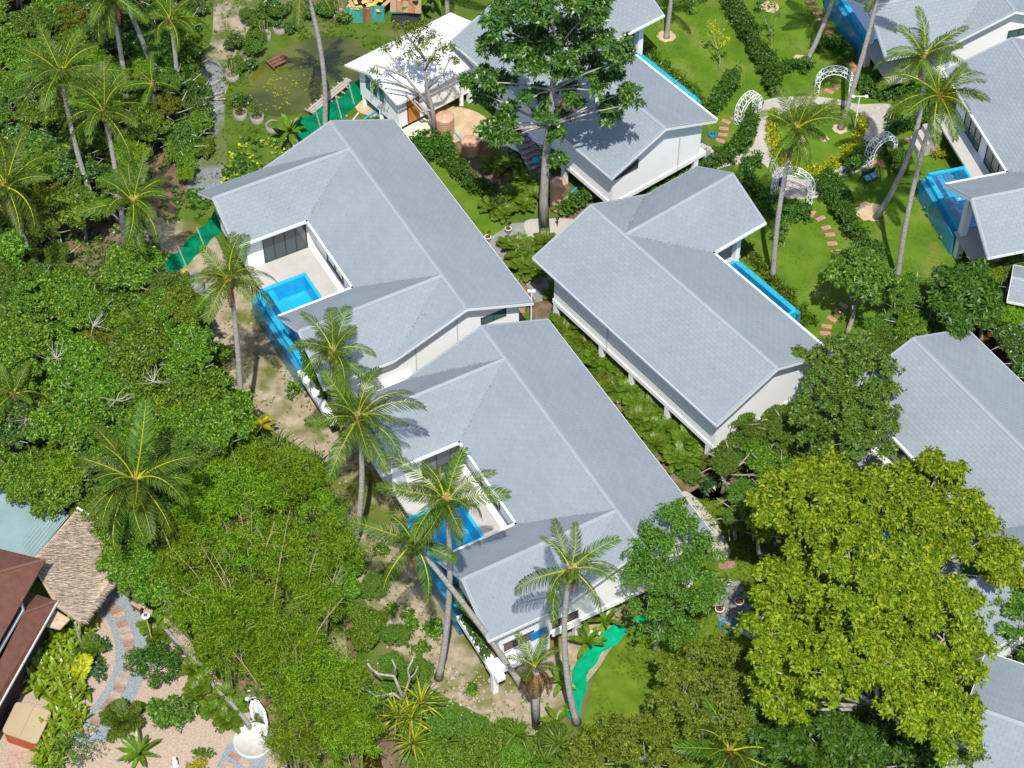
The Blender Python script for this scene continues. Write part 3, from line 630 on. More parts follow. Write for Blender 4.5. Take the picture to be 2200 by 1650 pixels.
pool(Gv,'blue pool under the wing of the top right corner villa, behind a leaning palm trunk',6.5,12.6,4.9,7.1)
mb=MB(); mb.box(12.6,12.95,-7.2,-7.6,0,4.95); mb.build('column',white,Gv['rt']); slab(Gv,12.8,17.0,4.2,7.9)
# satellite roof corner and lower right roof: generic gable house
def gable(name,label,P0,P1,half,z_e,rise,m_roof,z_base=0,over=.5,tiles=True,tsz=None,posts=False,cat='house',cap=cap_m,wallm=None):
    """gable roof with ridge from P0 to P1 (ground points)"""
    P0=Vector((P0[0],P0[1],0)); P1=Vector((P1[0],P1[1],0)); d=P1-P0; L=d.length; a=math.atan2(d.y,d.x)
    rt=thing(name,label,cat,(P0.x,P0.y,0),a); zr=z_e+rise; hl,hr=half
    tl=rise/hl; tr_=rise/hr; R0,R1=Vector((0,0,zr)),Vector((L,0,zr))
    A0,A1=Vector((0,hl,z_e)),Vector((L,hl,z_e)); B0,B1=Vector((0,-hr,z_e)),Vector((L,-hr,z_e))
    if tiles:
        tb=MB(); ub=MB(); tile_slope(tb,ub,[R0,R1,A1,A0],(1,0,0)); tile_slope(tb,ub,[R0,R1,B1,B0],(1,0,0))
        rf=ub.build('roof',under_m,rt); tb.build('roof_tiles',m_roof,rf,kind='stuff')
    else:
        ub=MB(); ub.prism([R0,A0,A0-Vector((0,0,.06)),R0-Vector((0,0,.06))],R1-R0); ub.prism([R0,B0,B0-Vector((0,0,.06)),R0-Vector((0,0,.06))],R1-R0); rf=ub.build('roof',m_roof,rt)
    mb=MB(); mb.prism([R0+Vector((0,-.14,-.03)),R0+Vector((0,.14,-.03)),R0+Vector((0,.0,.07))],R1-R0); mb.build('ridge_cap',cap,rf)
    for (p,q,o_) in ((A0,R0,-1),(B0,R0,-1),(A1,R1,1),(B1,R1,1)):
        mb=MB(); mb.prism([p+Vector((o_*.005,0,.03)),p+Vector((o_*.04,0,.03)),p+Vector((o_*.04,0,-.18)),p+Vector((o_*.005,0,-.18))],q-p); mb.build('fascia',whitetrim,rf)
    for (p,q,o_) in ((A0,A1,1),(B0,B1,-1)):
        mb=MB(); mb.prism([p+Vector((0,o_*.005,.0)),p+Vector((0,o_*.06,0)),p+Vector((0,o_*.06,-.16)),p+Vector((0,o_*.005,-.16))],q-p); mb.build('fascia',whitetrim,rf)
    zl=lambda v:zr-(v*tl if v>0 else -v*tr_)-.12
    mb=MB(); q=[(over,-hr+over,z_base),(over,-hr+over,zl(-hr+over)),(over,0,zr-.12),(over,hl-over,zl(hl-over)),(over,hl-over,z_base)]; mb.prism(q,(L-2*over,0,0)); mb.build('wall',wallm or white,rt)
    return rt,L
h0=gp(2108,1530,6.0); h1=gp(2230,1573,6.0); dd=(h1-h0).normalized(); h1=h0+dd*12; h0=h0-dd*.7
gable('villa','grey-roofed villa at the lower right corner, partly under the tree',h0,h1,(4.3,4.3),4.8,1.5,tile_m,0,.6)
h0=gp(2172,600,3.4); gable('pavilion','small grey-roofed pavilion peeking in at the right edge',(h0.x+.1,h0.y+.2),(h0.x+6,h0.y-1.5),(1.5,1.5),2.9,.5,tile_m,0,.4,cat='pavilion')
# ================================================================= vegetation
# ---- coconut palms: trunk, fronds (each a part), coconuts
def frond_mesh(name,Lr,bend,ll=.95,n=56,wid=.046,hang=.5,rise=0.0,m=None,twist=0.0,start=.10):
    K=40; s=np.linspace(0,1,K); th=rise-bend*s**1.35
    dx=np.cos(th); dz=np.sin(th); X=np.concatenate([[0],np.cumsum((dx[1:]+dx[:-1])/2)])*Lr/(K-1); Z=np.concatenate([[0],np.cumsum((dz[1:]+dz[:-1])/2)])*Lr/(K-1)
    V=[];ss=np.repeat(np.linspace(start,.995,n),2)+rng.normal(0,.003,2*n); ss=np.clip(ss,.05,1); sd=np.tile([1,-1],n)
    px=np.interp(ss,s,X); pz=np.interp(ss,s,Z); t=np.interp(ss,s,th)
    P=np.stack([px,np.zeros(2*n),pz],1); Tn=np.stack([np.cos(t),np.zeros(2*n),np.sin(t)],1); Up=np.stack([-np.sin(t),np.zeros(2*n),np.cos(t)],1); Y=np.stack([np.zeros(2*n),sd,np.zeros(2*n)],1)
    l=ll*np.clip(np.sin(np.pi*(.10+.84*ss)),0.05,1)**.65*rng.uniform(.86,1.08,2*n); f=.42+.55*ss+rng.normal(0,.06,2*n)
    D=norm(Y+Tn*f[:,None]+Up*(.12+rng.normal(0,.09,(2*n)))[:,None]); D2=norm(D+np.array([0,0,-1])*(hang+rng.normal(0,.12,(2*n,1)))*1.1)
    D3=norm(D2+np.array([0,0,-1])*(hang*.8))
    W=norm(np.cross(D,Up))*wid*.5*np.sign(sd)[:,None]
    A=P; Bm=P+D*l[:,None]*.35; Cm=Bm+D2*l[:,None]*.38; E_=Cm+D3*l[:,None]*.27
    q1=np.stack([A-W*.6,Bm-W,Bm+W,A+W*.6],1); q2=np.stack([Bm-W,Cm-W*.8,Cm+W*.8,Bm+W],1); q3=np.stack([Cm-W*.8,E_-W*.06,E_+W*.06,Cm+W*.8],1)
    q=np.stack([q1,q2,q3],1).reshape(-1,3)
    # rachis
    rp=[]; J=9
    for i in range(J-1):
        a=i/(J-1); b=(i+1)/(J-1); pa=np.array([np.interp(a,s,X),0,np.interp(a,s,Z)]); pb=np.array([np.interp(b,s,X),0,np.interp(b,s,Z)])
        ra=.055*(1-a)+.014; rb=.055*(1-b)+.014
        for k0,k1 in ((0,1),(1,2),(2,0)):
            c=lambda r,k:np.array([0,r*math.cos(k*2.094+1.57),r*math.sin(k*2.094+1.57)])
            rp+=[pa+c(ra,k0),pb+c(rb,k0),pb+c(rb,k1),pa+c(ra,k1)]
    rp=np.array(rp); allv=np.concatenate([q,rp])
    if twist: 
        a=twist*allv[:,0]/Lr; y=allv[:,1]*np.cos(a)-allv[:,2]*np.sin(a)*.3; allv[:,1]=y
    mi=np.concatenate([np.zeros(len(q)//4),np.ones(len(rp)//4)])
    return npmesh(name,allv,4,[m or frond_m,rachis_m if m is None else sheath_m],mi)
FR={'up':[frond_mesh('frond',3.7,.95,.85,56,rise=.05,hang=.35),frond_mesh('frond',3.6,.75,.85,52,hang=.3,twist=.5)],
 'mid':[frond_mesh('frond',4.1,1.25,.95,hang=.5),frond_mesh('frond',4.0,1.45,1.0,hang=.65),frond_mesh('frond',4.2,1.05,.95,hang=.45,twist=-.6),frond_mesh('frond',4.0,1.6,.95,hang=.8)],
 'low':[frond_mesh('frond',3.9,1.0,1.0,hang=.95),frond_mesh('frond',3.8,.8,1.0,hang=1.1)],
 'dry':[frond_mesh('frond',3.0,1.0,.7,40,.05,1.2,m=dry_m)]}
def palm_crown(rt,loc,n,sc_,seed,dry=0,nuts=0,low=5,gap=None,tilt=(0,0)):
    rs=random.Random(seed); n=max(8,n-rs.choice((0,2,3))); ga=2.39996; a0=rs.uniform(0,6.28)
    for i in range(n):
        az=a0+i*ga+rs.uniform(-.38,.38); q=i/n
        if q<.28: me=rs.choice(FR['up']); el=R(rs.uniform(48,76))
        elif q<1-low/n: me=rs.choice(FR['mid']); el=R(60-66*(q-.2)/.8+rs.uniform(-15,15))
        else: me=rs.choice(FR['low']); el=R(rs.uniform(-30,2))
        s=.86*sc_*rs.uniform(.72,1.12)*(.9 if q<.2 else 1)
        o=place(me,'frond',rt,(loc[0]+.1*math.cos(az),loc[1]+.1*math.sin(az),loc[2]+rs.uniform(-.06,.12)),(0,0,0),s)
        M=Matrix.Rotation(az,4,'Z')@Matrix.Rotation(-el,4,'Y')@Matrix.Rotation(rs.uniform(-.7,.7),4,'X'); o.rotation_euler=M.to_euler()
    for i in range(dry*2):
        az=rs.uniform(0,6.28); o=place(FR['dry'][0],'dry_frond',rt,loc,(0,0,0),sc_*rs.uniform(.6,.85)); M=Matrix.Rotation(az,4,'Z')@Matrix.Rotation(R(rs.uniform(45,70)),4,'Y'); o.rotation_euler=M.to_euler(); o.location=(loc[0],loc[1],loc[2]-.2)
    if nuts:
        for i in range(nuts):
            a=rs.uniform(0,6.28); mb=MB(); r=.13; mb.lathe([(.0,-r),(r*.7,-r*.7),(r,0),(r*.7,r*.75),(0,r)],(0,0,0),7)
            o=mb.build('coconut',coco_m,rt,True); o.location=(loc[0]+.3*math.cos(a),loc[1]+.3*math.sin(a),loc[2]-.28-.2*rs.random())
    mb=MB(); mb.tube([(loc[0],loc[1],loc[2]-.75),(loc[0],loc[1],loc[2]-.3),(loc[0],loc[1],loc[2]+.25)],[.15,.26,.1],7); mb.build('crownshaft',sheath_m,rt,True)
def palm(base,crown,label,n=21,s=1.0,seed=0,bow=(0,0,0),h=None,ly=0.0,dry=1,nuts=5,low=5,r=(.175,.115),rings=True,group='coconut palms'):
    b=gp(*base)
    if h is None:
        lo,hi=1,40
        for _ in range(40):
            m=(lo+hi)/2
            if gp(*crown,m).y>b.y+ly: lo=m
            else: hi=m
        h=m
    c=gp(*crown,h); rt=thing('coconut_palm',label,'palm tree',(b.x,b.y,0),0,group)
    d=c-b; mb=MB(); N=16; pts=[];rad=[]
    for i in range(N):
        t=i/(N-1); p=Vector((d.x*t,d.y*t,h*t-.1*(1-t)))+Vector(bow)*(4*t*(1-t)); pts.append(p); rad.append((r[0]+(.10 if i==0 else 0))*(1-t)+r[1]*t+(.008 if i%2 else 0))
    mb.tube(pts,rad,9); mb.build('trunk',trunk_m,rt,True)
    palm_crown(rt,(d.x,d.y,h-.05),n,s,seed,dry,nuts,low); return rt
palm((212,462),(132,155),'coconut palm over the thicket at upper left, broad crown of arching fronds',22,1.05,1,(-.3,0,0))
palm((272,600),(222,238),'coconut palm with a long pale trunk standing just left of the green net',18,.9,2,(.25,0,0),low=4)
palm((328,655),(285,430),'low coconut palm in front of the long pale trunk left of the net',19,.85,3,(-.1,0,0),low=4)
palm((98,592),(12,400),'coconut palm at the left edge with brown-tipped fronds above its leaning trunk',20,1.05,4,(-.3,0,0),nuts=7)
palm((519,937),(493,598),'upright coconut palm on the dirt just left of the upper villa pool',20,.82,5,(.15,0,0),low=4)
palm((752,985),(715,752),'coconut palm overlapping the lower corner of the upper left villa roof',21,.85,6,(.2,0,0))
palm((757,1182),(768,898),'coconut palm with a crown over the gap between the two left villas',22,.98,7,(.35,0,0))
palm((942,1457),(958,1072),'tall coconut palm standing in front of the lower villa pool',20,.86,8,(.35,0,0))
palm((1122,1472),(888,1165),'strongly leaning coconut palm whose trunk crosses in front of the lower villa',15,.85,9,(.1,0,.2),low=5,h=None)
palm((1240,1553),(1226,1222),'coconut palm with green nuts above the louvred windows of the lower villa',15,.9,10,(-.45,0,0),nuts=8,low=4)
palm((345,1235),(290,1030),'big low coconut palm rising over the bamboo at lower left',25,1.22,12,(.3,0,0),nuts=6,dry=2)
palm((1570,1690),(1568,1612),'young coconut palm at the bottom edge, fronds spreading upward',19,1.05,13,h=3.0,nuts=0,dry=1,low=3)
palm((1661,598),(1710,275),'coconut palm beside the round garden path, frond shadows on the villa roof',18,.93,14,(-.25,0,0),low=5)
palm((1928,604),(2018,205),'tall coconut palm on the right lawn, crown over the far right villa',21,.9,15,(-.3,0,0))
palm((1882,467),(1985,118),'coconut palm with a curved trunk rising from a bare soil ring',19,.9,16,(.9,0,0))
palm((1805,277),(1900,-70),'leaning bare trunk in the lawn island, crown out of the picture',16,.9,17,(.15,0,0))
palm((1728,140),(1812,-80),'slim bent palm trunk at the top, next to the stepping stones',15,.85,18,(.25,0,0))
palm((697,282),(650,-45),'long thin palm trunk crossing the pond, crown beyond the top edge',15,.9,19,(.5,0,0),low=6)
palm((278,248),(235,-15),'coconut palm hanging fronds in from the top left edge',20,1.0,20,(.1,0,0),low=7)
palm((335,180),(235,-60),'thin dark leaning palm trunk in the upper left thicket',14,.8,21,(.3,0,0))
palm((382,215),(366,42),'dark coconut palm beside the dirt track at the top',17,.85,22,(.1,0,0),low=5)
palm((40,960),(28,845),'young palm tip poking out of the thicket at the left edge',9,.75,24,h=5.5,nuts=0,dry=0,low=0)
palm((335,262),(328,178),'small shaded palm under the taller ones at upper left',12,.7,27,h=3.6,nuts=0,dry=0)
palm((1432,80),(1449,-60),'grey palm trunk standing in a soil ring by the top villa',13,.9,25,low=3)
palm((962,60),(958,-90),'straight thin palm trunk behind the white sheet roof',13,.85,26,low=3)
palm((2098,1180),(2078,1080),'small palm peeking out between the yellow-green tree and the right roof',8,.5,28,h=5.2,nuts=0,dry=0,low=1)
palm((2150,1400),(2160,1335),'shaded low palm at the right edge below the big tree',12,.7,29,h=2.6,nuts=0,dry=0,low=3)
# short broken palm at the bottom with brown skirt
b=gp(1152,1562); c=gp(1150,1432,5.2); rt=thing('coconut_palm','stunted dying palm with drooping brown fronds at the foot of the lower villa','palm tree',b,0,'coconut palms')
d=c-b; mb=MB(); mb.tube([(0,0,0),(d.x*.5,d.y*.5,2.6),(d.x,d.y,5.2)],[.22,.2,.17],8); mb.build('trunk',trunk_m,rt,True)
for i in range(13):
    az=i*2.4; o=place(FR['dry'][0],'dry_frond',rt,(d.x,d.y,4.9),(0,0,0),random.uniform(.6,.85)); o.rotation_euler=(Matrix.Rotation(az,4,'Z')@Matrix.Rotation(R(random.uniform(42,72)),4,'Y')).to_euler()
for i in range(6):
    az=i*1.1; o=place(FR['up'][i%2],'frond',rt,(d.x,d.y,5.1),(0,0,0),.55); o.rotation_euler=(Matrix.Rotation(az,4,'Z')@Matrix.Rotation(R(-random.uniform(40,80)),4,'Y')).to_euler()

# ---- broadleaf trees
def tree(base,label,blobs,m,dens=7,k=8,L=.3,W=.13,trunk=True,r0=.18,phi=(45,100),lo=.55,name='tree',cat='tree',group=None,top=None,branches=None,bm=None,jit=.4,up=.55,twigs=12,sub=.5,sd=.36,zs=.5,rs=.88):
    """blobs: (px,py,z,r[,rz]) crown clumps sighted at their own height"""
    b=gp(*base); rt=thing(name,label,cat,(b.x,b.y,0),0,group); W3=[]
    for q in blobs:
        p=gp(q[0],q[1],q[2]+random.uniform(-zs,zs)); r=q[3]*rs*random.uniform(.85,1.1); W3.append((p.x-b.x,p.y-b.y,p.z,r,r,q[4] if len(q)>4 else r*.75))
    V=leafgrow(subblobs(W3,sub,sd) if sub else W3,dens,k,L,W,phi,lo,up,jit); place(npmesh('crown',V,4,[m]),'crown',rt)
    if trunk:
        cen=Vector((sum(q[0] for q in W3)/len(W3),sum(q[1] for q in W3)/len(W3),sum(q[2] for q in W3)/len(W3)))
        fork=Vector((cen.x*.5,cen.y*.5,cen.z*.5)) if top is None else gp(*top)-Vector((b.x,b.y,0))
        mb=MB(); P=curve((0,0,-.05),fork,6,(.1,0,0)); mb.tube(P,[r0*(1.25 if i==0 else 1-.3*i/5) for i in range(6)],8)
        for q in W3:
            e=Vector(q[:3]); st=fork if branches is None else fork*random.uniform(.6,1)
            mid=st.lerp(e,.5)+Vector((0,0,-.2)); mb.tube([st,mid,e],[r0*.5,r0*.3,r0*.12],5)
            for i in range(twigs//3):
                dv=Vector(rdir(1)[0])*q[3]*.85; dv.z=abs(dv.z)*.8; mb.tube([e-Vector((0,0,q[3]*.2)),e+dv*.5,e+dv],[r0*.16,r0*.1,.012],4,False)
        mb.build('trunk',bm or bark_m,rt,True)
    return rt
# big dark tree by the top villa
b=gp(1170,503); yy=b.y
def onp(px,py,r,dy=0): p=gy(px,py,yy+dy); return (p.x-b.x,p.y-b.y,p.z,r,r,r*.7)
BT=[(1185,20,2.3),(1110,35,1.7),(1260,30,1.9),(1150,80,1.8),(1230,90,1.8),(1075,60,1.2),(1300,110,1.5),(1330,130,1.0),(1180,130,1.5),(1115,125,1.3),(1065,100,1.0),(1270,150,1.2),(1315,175,.9),(1350,195,.75),(1362,222,.65),(1300,225,.85),(1320,255,.65),(1040,175,1.0),(1010,190,.75),(1050,215,1.0),(1085,185,.9),(1105,235,.7),(1085,265,.8),(1060,290,.95),(1040,285,.6),(1100,295,.5),(1130,215,.7),(1170,205,.9),(1215,200,.9),(1175,250,.65),(1210,255,.6),(1195,285,.5),(1180,330,.45),(1200,345,.35),(1280,195,.5),(1205,160,1.0),(1240,230,.35)]
rt=thing('tree','big dark-leaved tree with a straight grey trunk beside the stairs of the top villa','tree',(b.x,b.y,0))
W3=[onp(x,y,r*.80,random.uniform(-1.3,1.3)) for x,y,r in BT]
V=leafgrow(subblobs(W3,.45,.42),9,8,.33,.12,(40,95),.3,.5,.3); place(npmesh('crown',V,4,[L_dark]),'crown',rt)
mb=MB(); tp=[(1170,503),(1168,430),(1172,350),(1180,270),(1188,180),(1190,90),(1185,10)]
pp=[Vector(onp(x,y,0)[:3]) for x,y in tp]; mb.tube(pp,[.34,.27,.24,.21,.17,.12,.06],9)
for i,q in enumerate(W3):
    e=Vector(q[:3]); s_=min(pp[2:],key=lambda p:(p-e).length+abs(p.z-(e.z-1.5))*.8); s_=s_.lerp(pp[3],.15); mb.tube([s_,s_.lerp(e,.5)+Vector((0,0,.15)),e],[.09,.05,.02],5)
mb.build('trunk',bark_m,rt,True)
mb=MB(); e=gy(1222,215,yy-.3)-b
for i in range(140):
    a=Vector(rdir(1)[0])*.5; c_=Vector(rdir(1)[0])*.6; mb.tube([Vector(e)+a,Vector(e)+a+c_*.6],.012,3,False)
mb.build('dead_twigs',sheath_m,rt,kind='stuff')
# bright yellow-green tree(s) lower right
def jitter(bl,zv=.8): return [(x,y,z+random.uniform(-zv,zv),r) for x,y,z,r in bl]
tree((1880,1290),'upper yellow-green tree spreading over the right edge villa and its pool',jitter([(1690,1085,8,1.7),(1740,1050,8,1.6),(1790,1020,8,1.3),(1800,1090,8.6,1.8),(1860,1060,9,1.7),(1920,1060,9,1.6),(1965,1020,9,1.4),(1960,1095,9.2,1.8),(2030,1075,9,1.6),(2015,1020,8.5,1.0),(2040,1000,8.5,.8),(2060,1120,9,1.6),(2110,1130,8.6,1.2),(1760,1140,8,1.7),(1870,1135,9,1.7),(1830,1130,8.6,1.3),(1980,1160,9,1.8),(2080,1175,8.8,1.6),(2130,1190,8.2,1.2),(2165,1200,7.6,1.1),(2190,1235,7,1.0),(2120,1240,8,1.1),(1650,1130,7,1.0)]),L_yel,14,7,.245,.115,sub=.54,sd=.37,zs=1.3,rs=.87,r0=.22,lo=.3,phi=(50,115),jit=.55)
tree((1890,1640),'largest yellow-green tree, filling the lower right between path and roof',jitter([(1830,1215,10,1.8),(1890,1200,10.5,1.7),(1950,1215,10.5,1.8),(2000,1250,10,1.6),(1690,1260,8.6,1.5),(1650,1300,8,1.1),(1740,1270,9,1.4),(1850,1280,10.5,2.0),(1930,1290,11,2.0),(2000,1310,10.2,1.8),(2060,1300,9.5,1.3),(1660,1370,8.5,1.4),(1720,1370,9,1.5),(1780,1300,9.2,1.4),(1790,1370,9.8,1.9),(1870,1360,10.5,2.0),(2030,1370,9.8,1.7),(2090,1380,9,1.2),(1660,1440,8.2,1.5),(1730,1450,9,1.8),(1800,1450,9.5,1.8),(1880,1440,10,2.0),(1960,1450,10,1.9),(2030,1440,9.4,1.6),(1640,1490,7.4,1.1),(1690,1520,7.6,1.2),(1940,1520,9.2,1.7),(2010,1510,8.8,1.5),(2050,1530,8.4,1.2),(1980,1570,8.4,1.3),(2040,1590,8,1.1),(2080,1600,7.6,.8),(2080,1450,9,1.0),(2090,1560,7.6,.8)]),L_yel,14,7,.245,.115,sub=.54,sd=.37,zs=1.3,rs=.87,r0=.32,lo=.3,phi=(50,115),jit=.55)
tree((1800,1010),'dark green tree with white bare branches against the right edge roof',jitter([(1770,790,5.5,1.3),(1820,760,5.5,1.3),(1860,800,6,1.5),(1800,840,6,1.6),(1750,850,5.5,1.3),(1880,850,6.2,1.4),(1920,840,5.6,.9),(1830,890,6.2,1.6),(1760,910,5.5,1.4),(1890,910,6,1.3),(1720,900,5,.9),(1820,950,5.6,1.5),(1870,970,5.2,1.1),(1750,970,4.8,1.2),(1800,1000,4.8,1.1),(1850,740,4.8,.9),(1740,760,4.6,.7),(1930,800,5.4,.6)]),L_light,12,7,.20,.10,r0=.2,lo=.4,bm=barkw_m,twigs=15)
tree((1820,715),'round-crowned lawn tree with a bent grey trunk, at the edge of the lawn',jitter([(1850,580,4.6,1.5),(1885,600,4.2,1.2),(1815,600,4.4,1.3),(1860,620,4.2,1.2),(1840,545,4.4,1.0),(1905,625,3.6,.8),(1800,570,4.2,.8)],.3),L_light,7,8,.24,.11,r0=.17,lo=.5)
tree((2060,760),'dense dark tree with long drooping leaves behind the right edge villa roof',jitter([(2045,610,5,1.3),(2080,600,5,1.2),(2100,650,5,1.4),(2040,660,5,1.3),(2075,690,4.8,1.2),(2025,640,4.5,.9),(2110,680,4.4,.9)],.4),L_hedge,12,9,.38,.13,r0=.17,lo=.4,phi=(60,120))
tree((1405,1395),'light feathery tree in front of the right end of the lower villa',jitter([(1400,1160,6.5,1.1),(1440,1110,7,1.0),(1475,1100,7,.8),(1380,1200,6.2,1.2),(1430,1180,7,1.4),(1490,1160,6.6,1.1),(1370,1250,5.4,1.1),(1420,1250,6,1.5),(1480,1230,6,1.3),(1520,1200,5.6,.8),(1390,1310,4.6,1.1),(1450,1310,5,1.4),(1510,1290,4.8,1.1),(1410,1360,3.8,1.0),(1470,1370,4,1.1),(1530,1250,5,.8)]),L_light,13,7,.16,.065,sd=.42,rs=.86,zs=.5,r0=.13,lo=.3,phi=(40,110),jit=.7)
tree((1500,1600),'olive round-topped tree at the bottom, left of the yellow-green tree',jitter([(1440,1440,4.2,1.1),(1500,1420,4.6,1.2),(1550,1400,4.8,1.1),(1590,1430,4.6,1.1),(1470,1490,4.4,1.3),(1530,1480,4.8,1.4),(1590,1490,4.6,1.2),(1420,1510,3.6,1.0),(1500,1545,4,1.2),(1570,1550,4,1.1),(1620,1530,3.8,.9)],.3),L_olive,11,8,.17,.075,r0=.15,lo=.4)
tree((1420,1660),'mixed shrubby tree at the bottom edge between pandanus and young palm',jitter([(1380,1570,2.6,1.1),(1430,1590,3,1.2),(1470,1620,3,1.1),(1340,1610,2.4,1.1),(1300,1570,2,.9),(1280,1620,2,1.0),(1240,1640,2,.9),(1400,1640,2.6,1.1)],.3),L_olive,9,7,.2,.08,r0=.1,lo=.35)
tree((1800,1690),'dark low tree at the bottom under the yellow-green canopy',jitter([(1730,1570,4.5,1.4),(1800,1580,5,1.5),(1860,1600,5,1.4),(1700,1620,4,1.2),(1780,1640,4.4,1.4),(1850,1650,4.5,1.3),(1920,1620,4.4,1.2),(1640,1580,3.6,1.0),(1920,1570,4.4,1.0),(1990,1640,4,1.0)],.4),L_hedge,9,8,.3,.14,r0=.14,lo=.4)
tree((2130,1700),'small-leaved tree at the bottom right corner against the grey roof',jitter([(2110,1620,5,.9),(2150,1640,5,.8),(2080,1640,4.6,.8)],.3),L_light,7,7,.22,.09,r0=.1,lo=.35)
# small pale tree by the white sheet roof
b=gp(888,302); rt=thing('tree','thin pale-barked tree with sparse crown in front of the white sheet roof','tree',(b.x+0,b.y,0)); b=gp(935,300); rt.location=(b.x,b.y,0); yy=b.y
mb=MB(); BR=[[(935,300),(930,240),(918,190),(912,150),(915,120)],[(928,235),(900,200),(872,165),(850,135),(830,110)],[(918,190),(950,160),(965,130)],[(872,165),(840,150),(805,140)],[(900,200),(860,180),(825,170)],[(915,130),(890,95),(870,70)],[(912,150),(935,110),(960,90)],[(925,235),(905,240),(870,200),(830,190)],[(935,290),(918,240),(890,215)]]
for br in BR:
    P=[Vector(onp(x,y,0)[:3]) for x,y in br]; mb.tube(P,[.17*(1-i/len(P))*(1 if br is BR[0] else .5)+.02 for i in range(len(P))],6)
mb.build('trunk',barkw_m,rt,True)
W3=[onp(x,y,r,random.uniform(-.5,.5)) for x,y,r in [(880,65,.9),(850,90,.7),(905,95,.9),(930,80,.6),(960,105,.8),(975,130,.5),(875,120,.6),(830,105,.5),(805,155,.5),(815,185,.45),(935,130,.6),(850,60,.5),(910,55,.6),(900,135,.4)]]
V=leafgrow(W3,5,6,.27,.08,(50,130),.2,.2,.6); place(npmesh('crown',V,4,[L_olive]),'crown',rt)
tree((2170,1460),'shaded light green tree at the right edge, below the yellow-green crown',jitter([(2110,1235,5.6,1.1),(2155,1250,5.4,1.2),(2195,1280,5.2,1.2),(2100,1290,5.2,1.1),(2145,1310,5,1.3),(2195,1340,4.8,1.2),(2110,1350,4.4,1.1),(2160,1375,4,1.1),(2215,1230,5,1.2),(2215,1400,4,1.0)],.3),L_light,11,7,.2,.09,r0=.14,lo=.4)
# yellow-leaved and young lawn trees
tree((1545,145),'young lawn tree with yellow leaves near the narrow pool of the top villa',[(1545,70,2.6,.5),(1530,50,2.8,.45),(1560,85,2.3,.45),(1540,95,2,.4),(1525,75,2.2,.35)],L_ylw,9,6,.16,.07,r0=.05,lo=.3,twigs=6,sub=0)
tree((1655,95),'slender young tree in the shade on the upper lawn',[(1660,15,3.2,.6),(1640,30,2.8,.45),(1670,35,2.6,.4)],L_light,6,6,.18,.07,r0=.05,lo=.3,twigs=6,sub=0)
tree((1632,30),'small dark sapling in the soil ring at the top of the lawn',[(1632,12,1.2,.5),(1640,0,1.4,.4)],L_dark,9,6,.18,.07,r0=.04,lo=.3,twigs=6,sub=0)
tree((1485,30),'little lawn tree at the top edge left of the long hedge',[(1482,-10,2.2,.5),(1490,0,1.8,.4)],L_light,9,6,.16,.07,r0=.05,lo=.3,twigs=6,sub=0)
tree((1683,530),'leafy sapling behind the palm trunk on the lower lawn',[(1685,480,1.3,.55),(1680,505,.8,.45),(1665,500,1.0,.3)],L_light,11,6,.2,.09,r0=.04,lo=.3,twigs=6,sub=0)
tree((1520,1050),'dark leafy sapling on the rough grass below the lower villa corner',[(1518,1045,.7,.42),(1530,1035,.5,.3)],L_bgreen,12,7,.3,.12,r0=.03,lo=.3,twigs=3,sub=0)
# ---- thickets: repeated trees and bushes, shared crown meshes
def crown_var(name,m,r,sub,sd,dens,k,L,W,phi=(45,110),lo=.3,jit=.5,up=.6,flat=.6,nb=5):
    bl=[(0,0,0,r*.8,r*.8,r*flat)]+[(r*.5*math.cos(a),r*.5*math.sin(a),random.uniform(-.25,.2)*r,r*.55,r*.55,r*flat*.7) for a in [i*6.28/nb+random.uniform(-.3,.3) for i in range(nb)]]
    V=leafgrow(subblobs(bl,sub,sd),dens,k,L,W,phi,lo,up,jit); return npmesh(name,V,4,[m])
def trunk_var(h,r=.12):
    mb=MB(); mb.tube(curve((0,0,0),(0.1,0,h),5,(.12,.05,0)),[r,r*.9,r*.8,r*.7,r*.6],6)
    for i in range(6):
        a=i*1.05; mb.tube([(0.08,0,h*.7),(.9*math.cos(a),.9*math.sin(a),h*.95),(1.7*math.cos(a+.3),1.7*math.sin(a+.3),h*1.1)],[r*.5,r*.35,.015],4)
    me=mb.build('trunk',bark_m); d=me.data; bpy.data.objects.remove(me); return d
JV=[crown_var('crown',L_jungle,2.2,.42,.42,13,7,.20,.105) for i in range(4)]
JL=[crown_var('crown',L_light,2.0,.40,.42,14,7,.18,.075) for i in range(2)]
JD=[crown_var('crown',L_dark,2.0,.45,.42,11,7,.24,.12) for i in range(2)]
JX=[crown_var('crown',L_bamboo,1.9,.55,.4,9,6,.30,.06,(60,130)),crown_var('crown',L_arec,1.8,.6,.4,7,7,.34,.15,(60,115)),crown_var('crown',L_olive,1.9,.4,.42,14,7,.16,.08)]
TV=trunk_var(3.2)
def poisson(poly,dmin,n=4000,z=0):
    q=[gp(*p,z) for p in poly]; x,y=scatter(q,n); out=[]
    for a,b in zip(x,y):
        if all((a-c)**2+(b-d)**2>dmin*dmin for c,d in out): out.append((a,b))
    return out
def thicket(poly,dmin,vars_,label,group,hz=(2.6,4.2),sc=(.8,1.15),name='tree',cat='tree',z=3,trunk=True,kinds=None):
    for (x,y) in poisson(poly,dmin,z=z):
        h=random.uniform(*hz); s=random.uniform(*sc); v=random.choice(vars_)
        lb=label if isinstance(label,str) else label[v.materials[0].name]
        rt=thing(name,lb,cat,(x,y,0),0,group if isinstance(label,str) else group+' ('+v.materials[0].name.split('_')[0]+')')
        place(v,'crown',rt,(0,0,h),(random.uniform(-.15,.15),random.uniform(-.15,.15),random.uniform(0,6.28)),s)
        if trunk: place(TV,'trunk',rt,(0,0,0),(0,0,random.uniform(0,6)),(1,1,h/3.2))
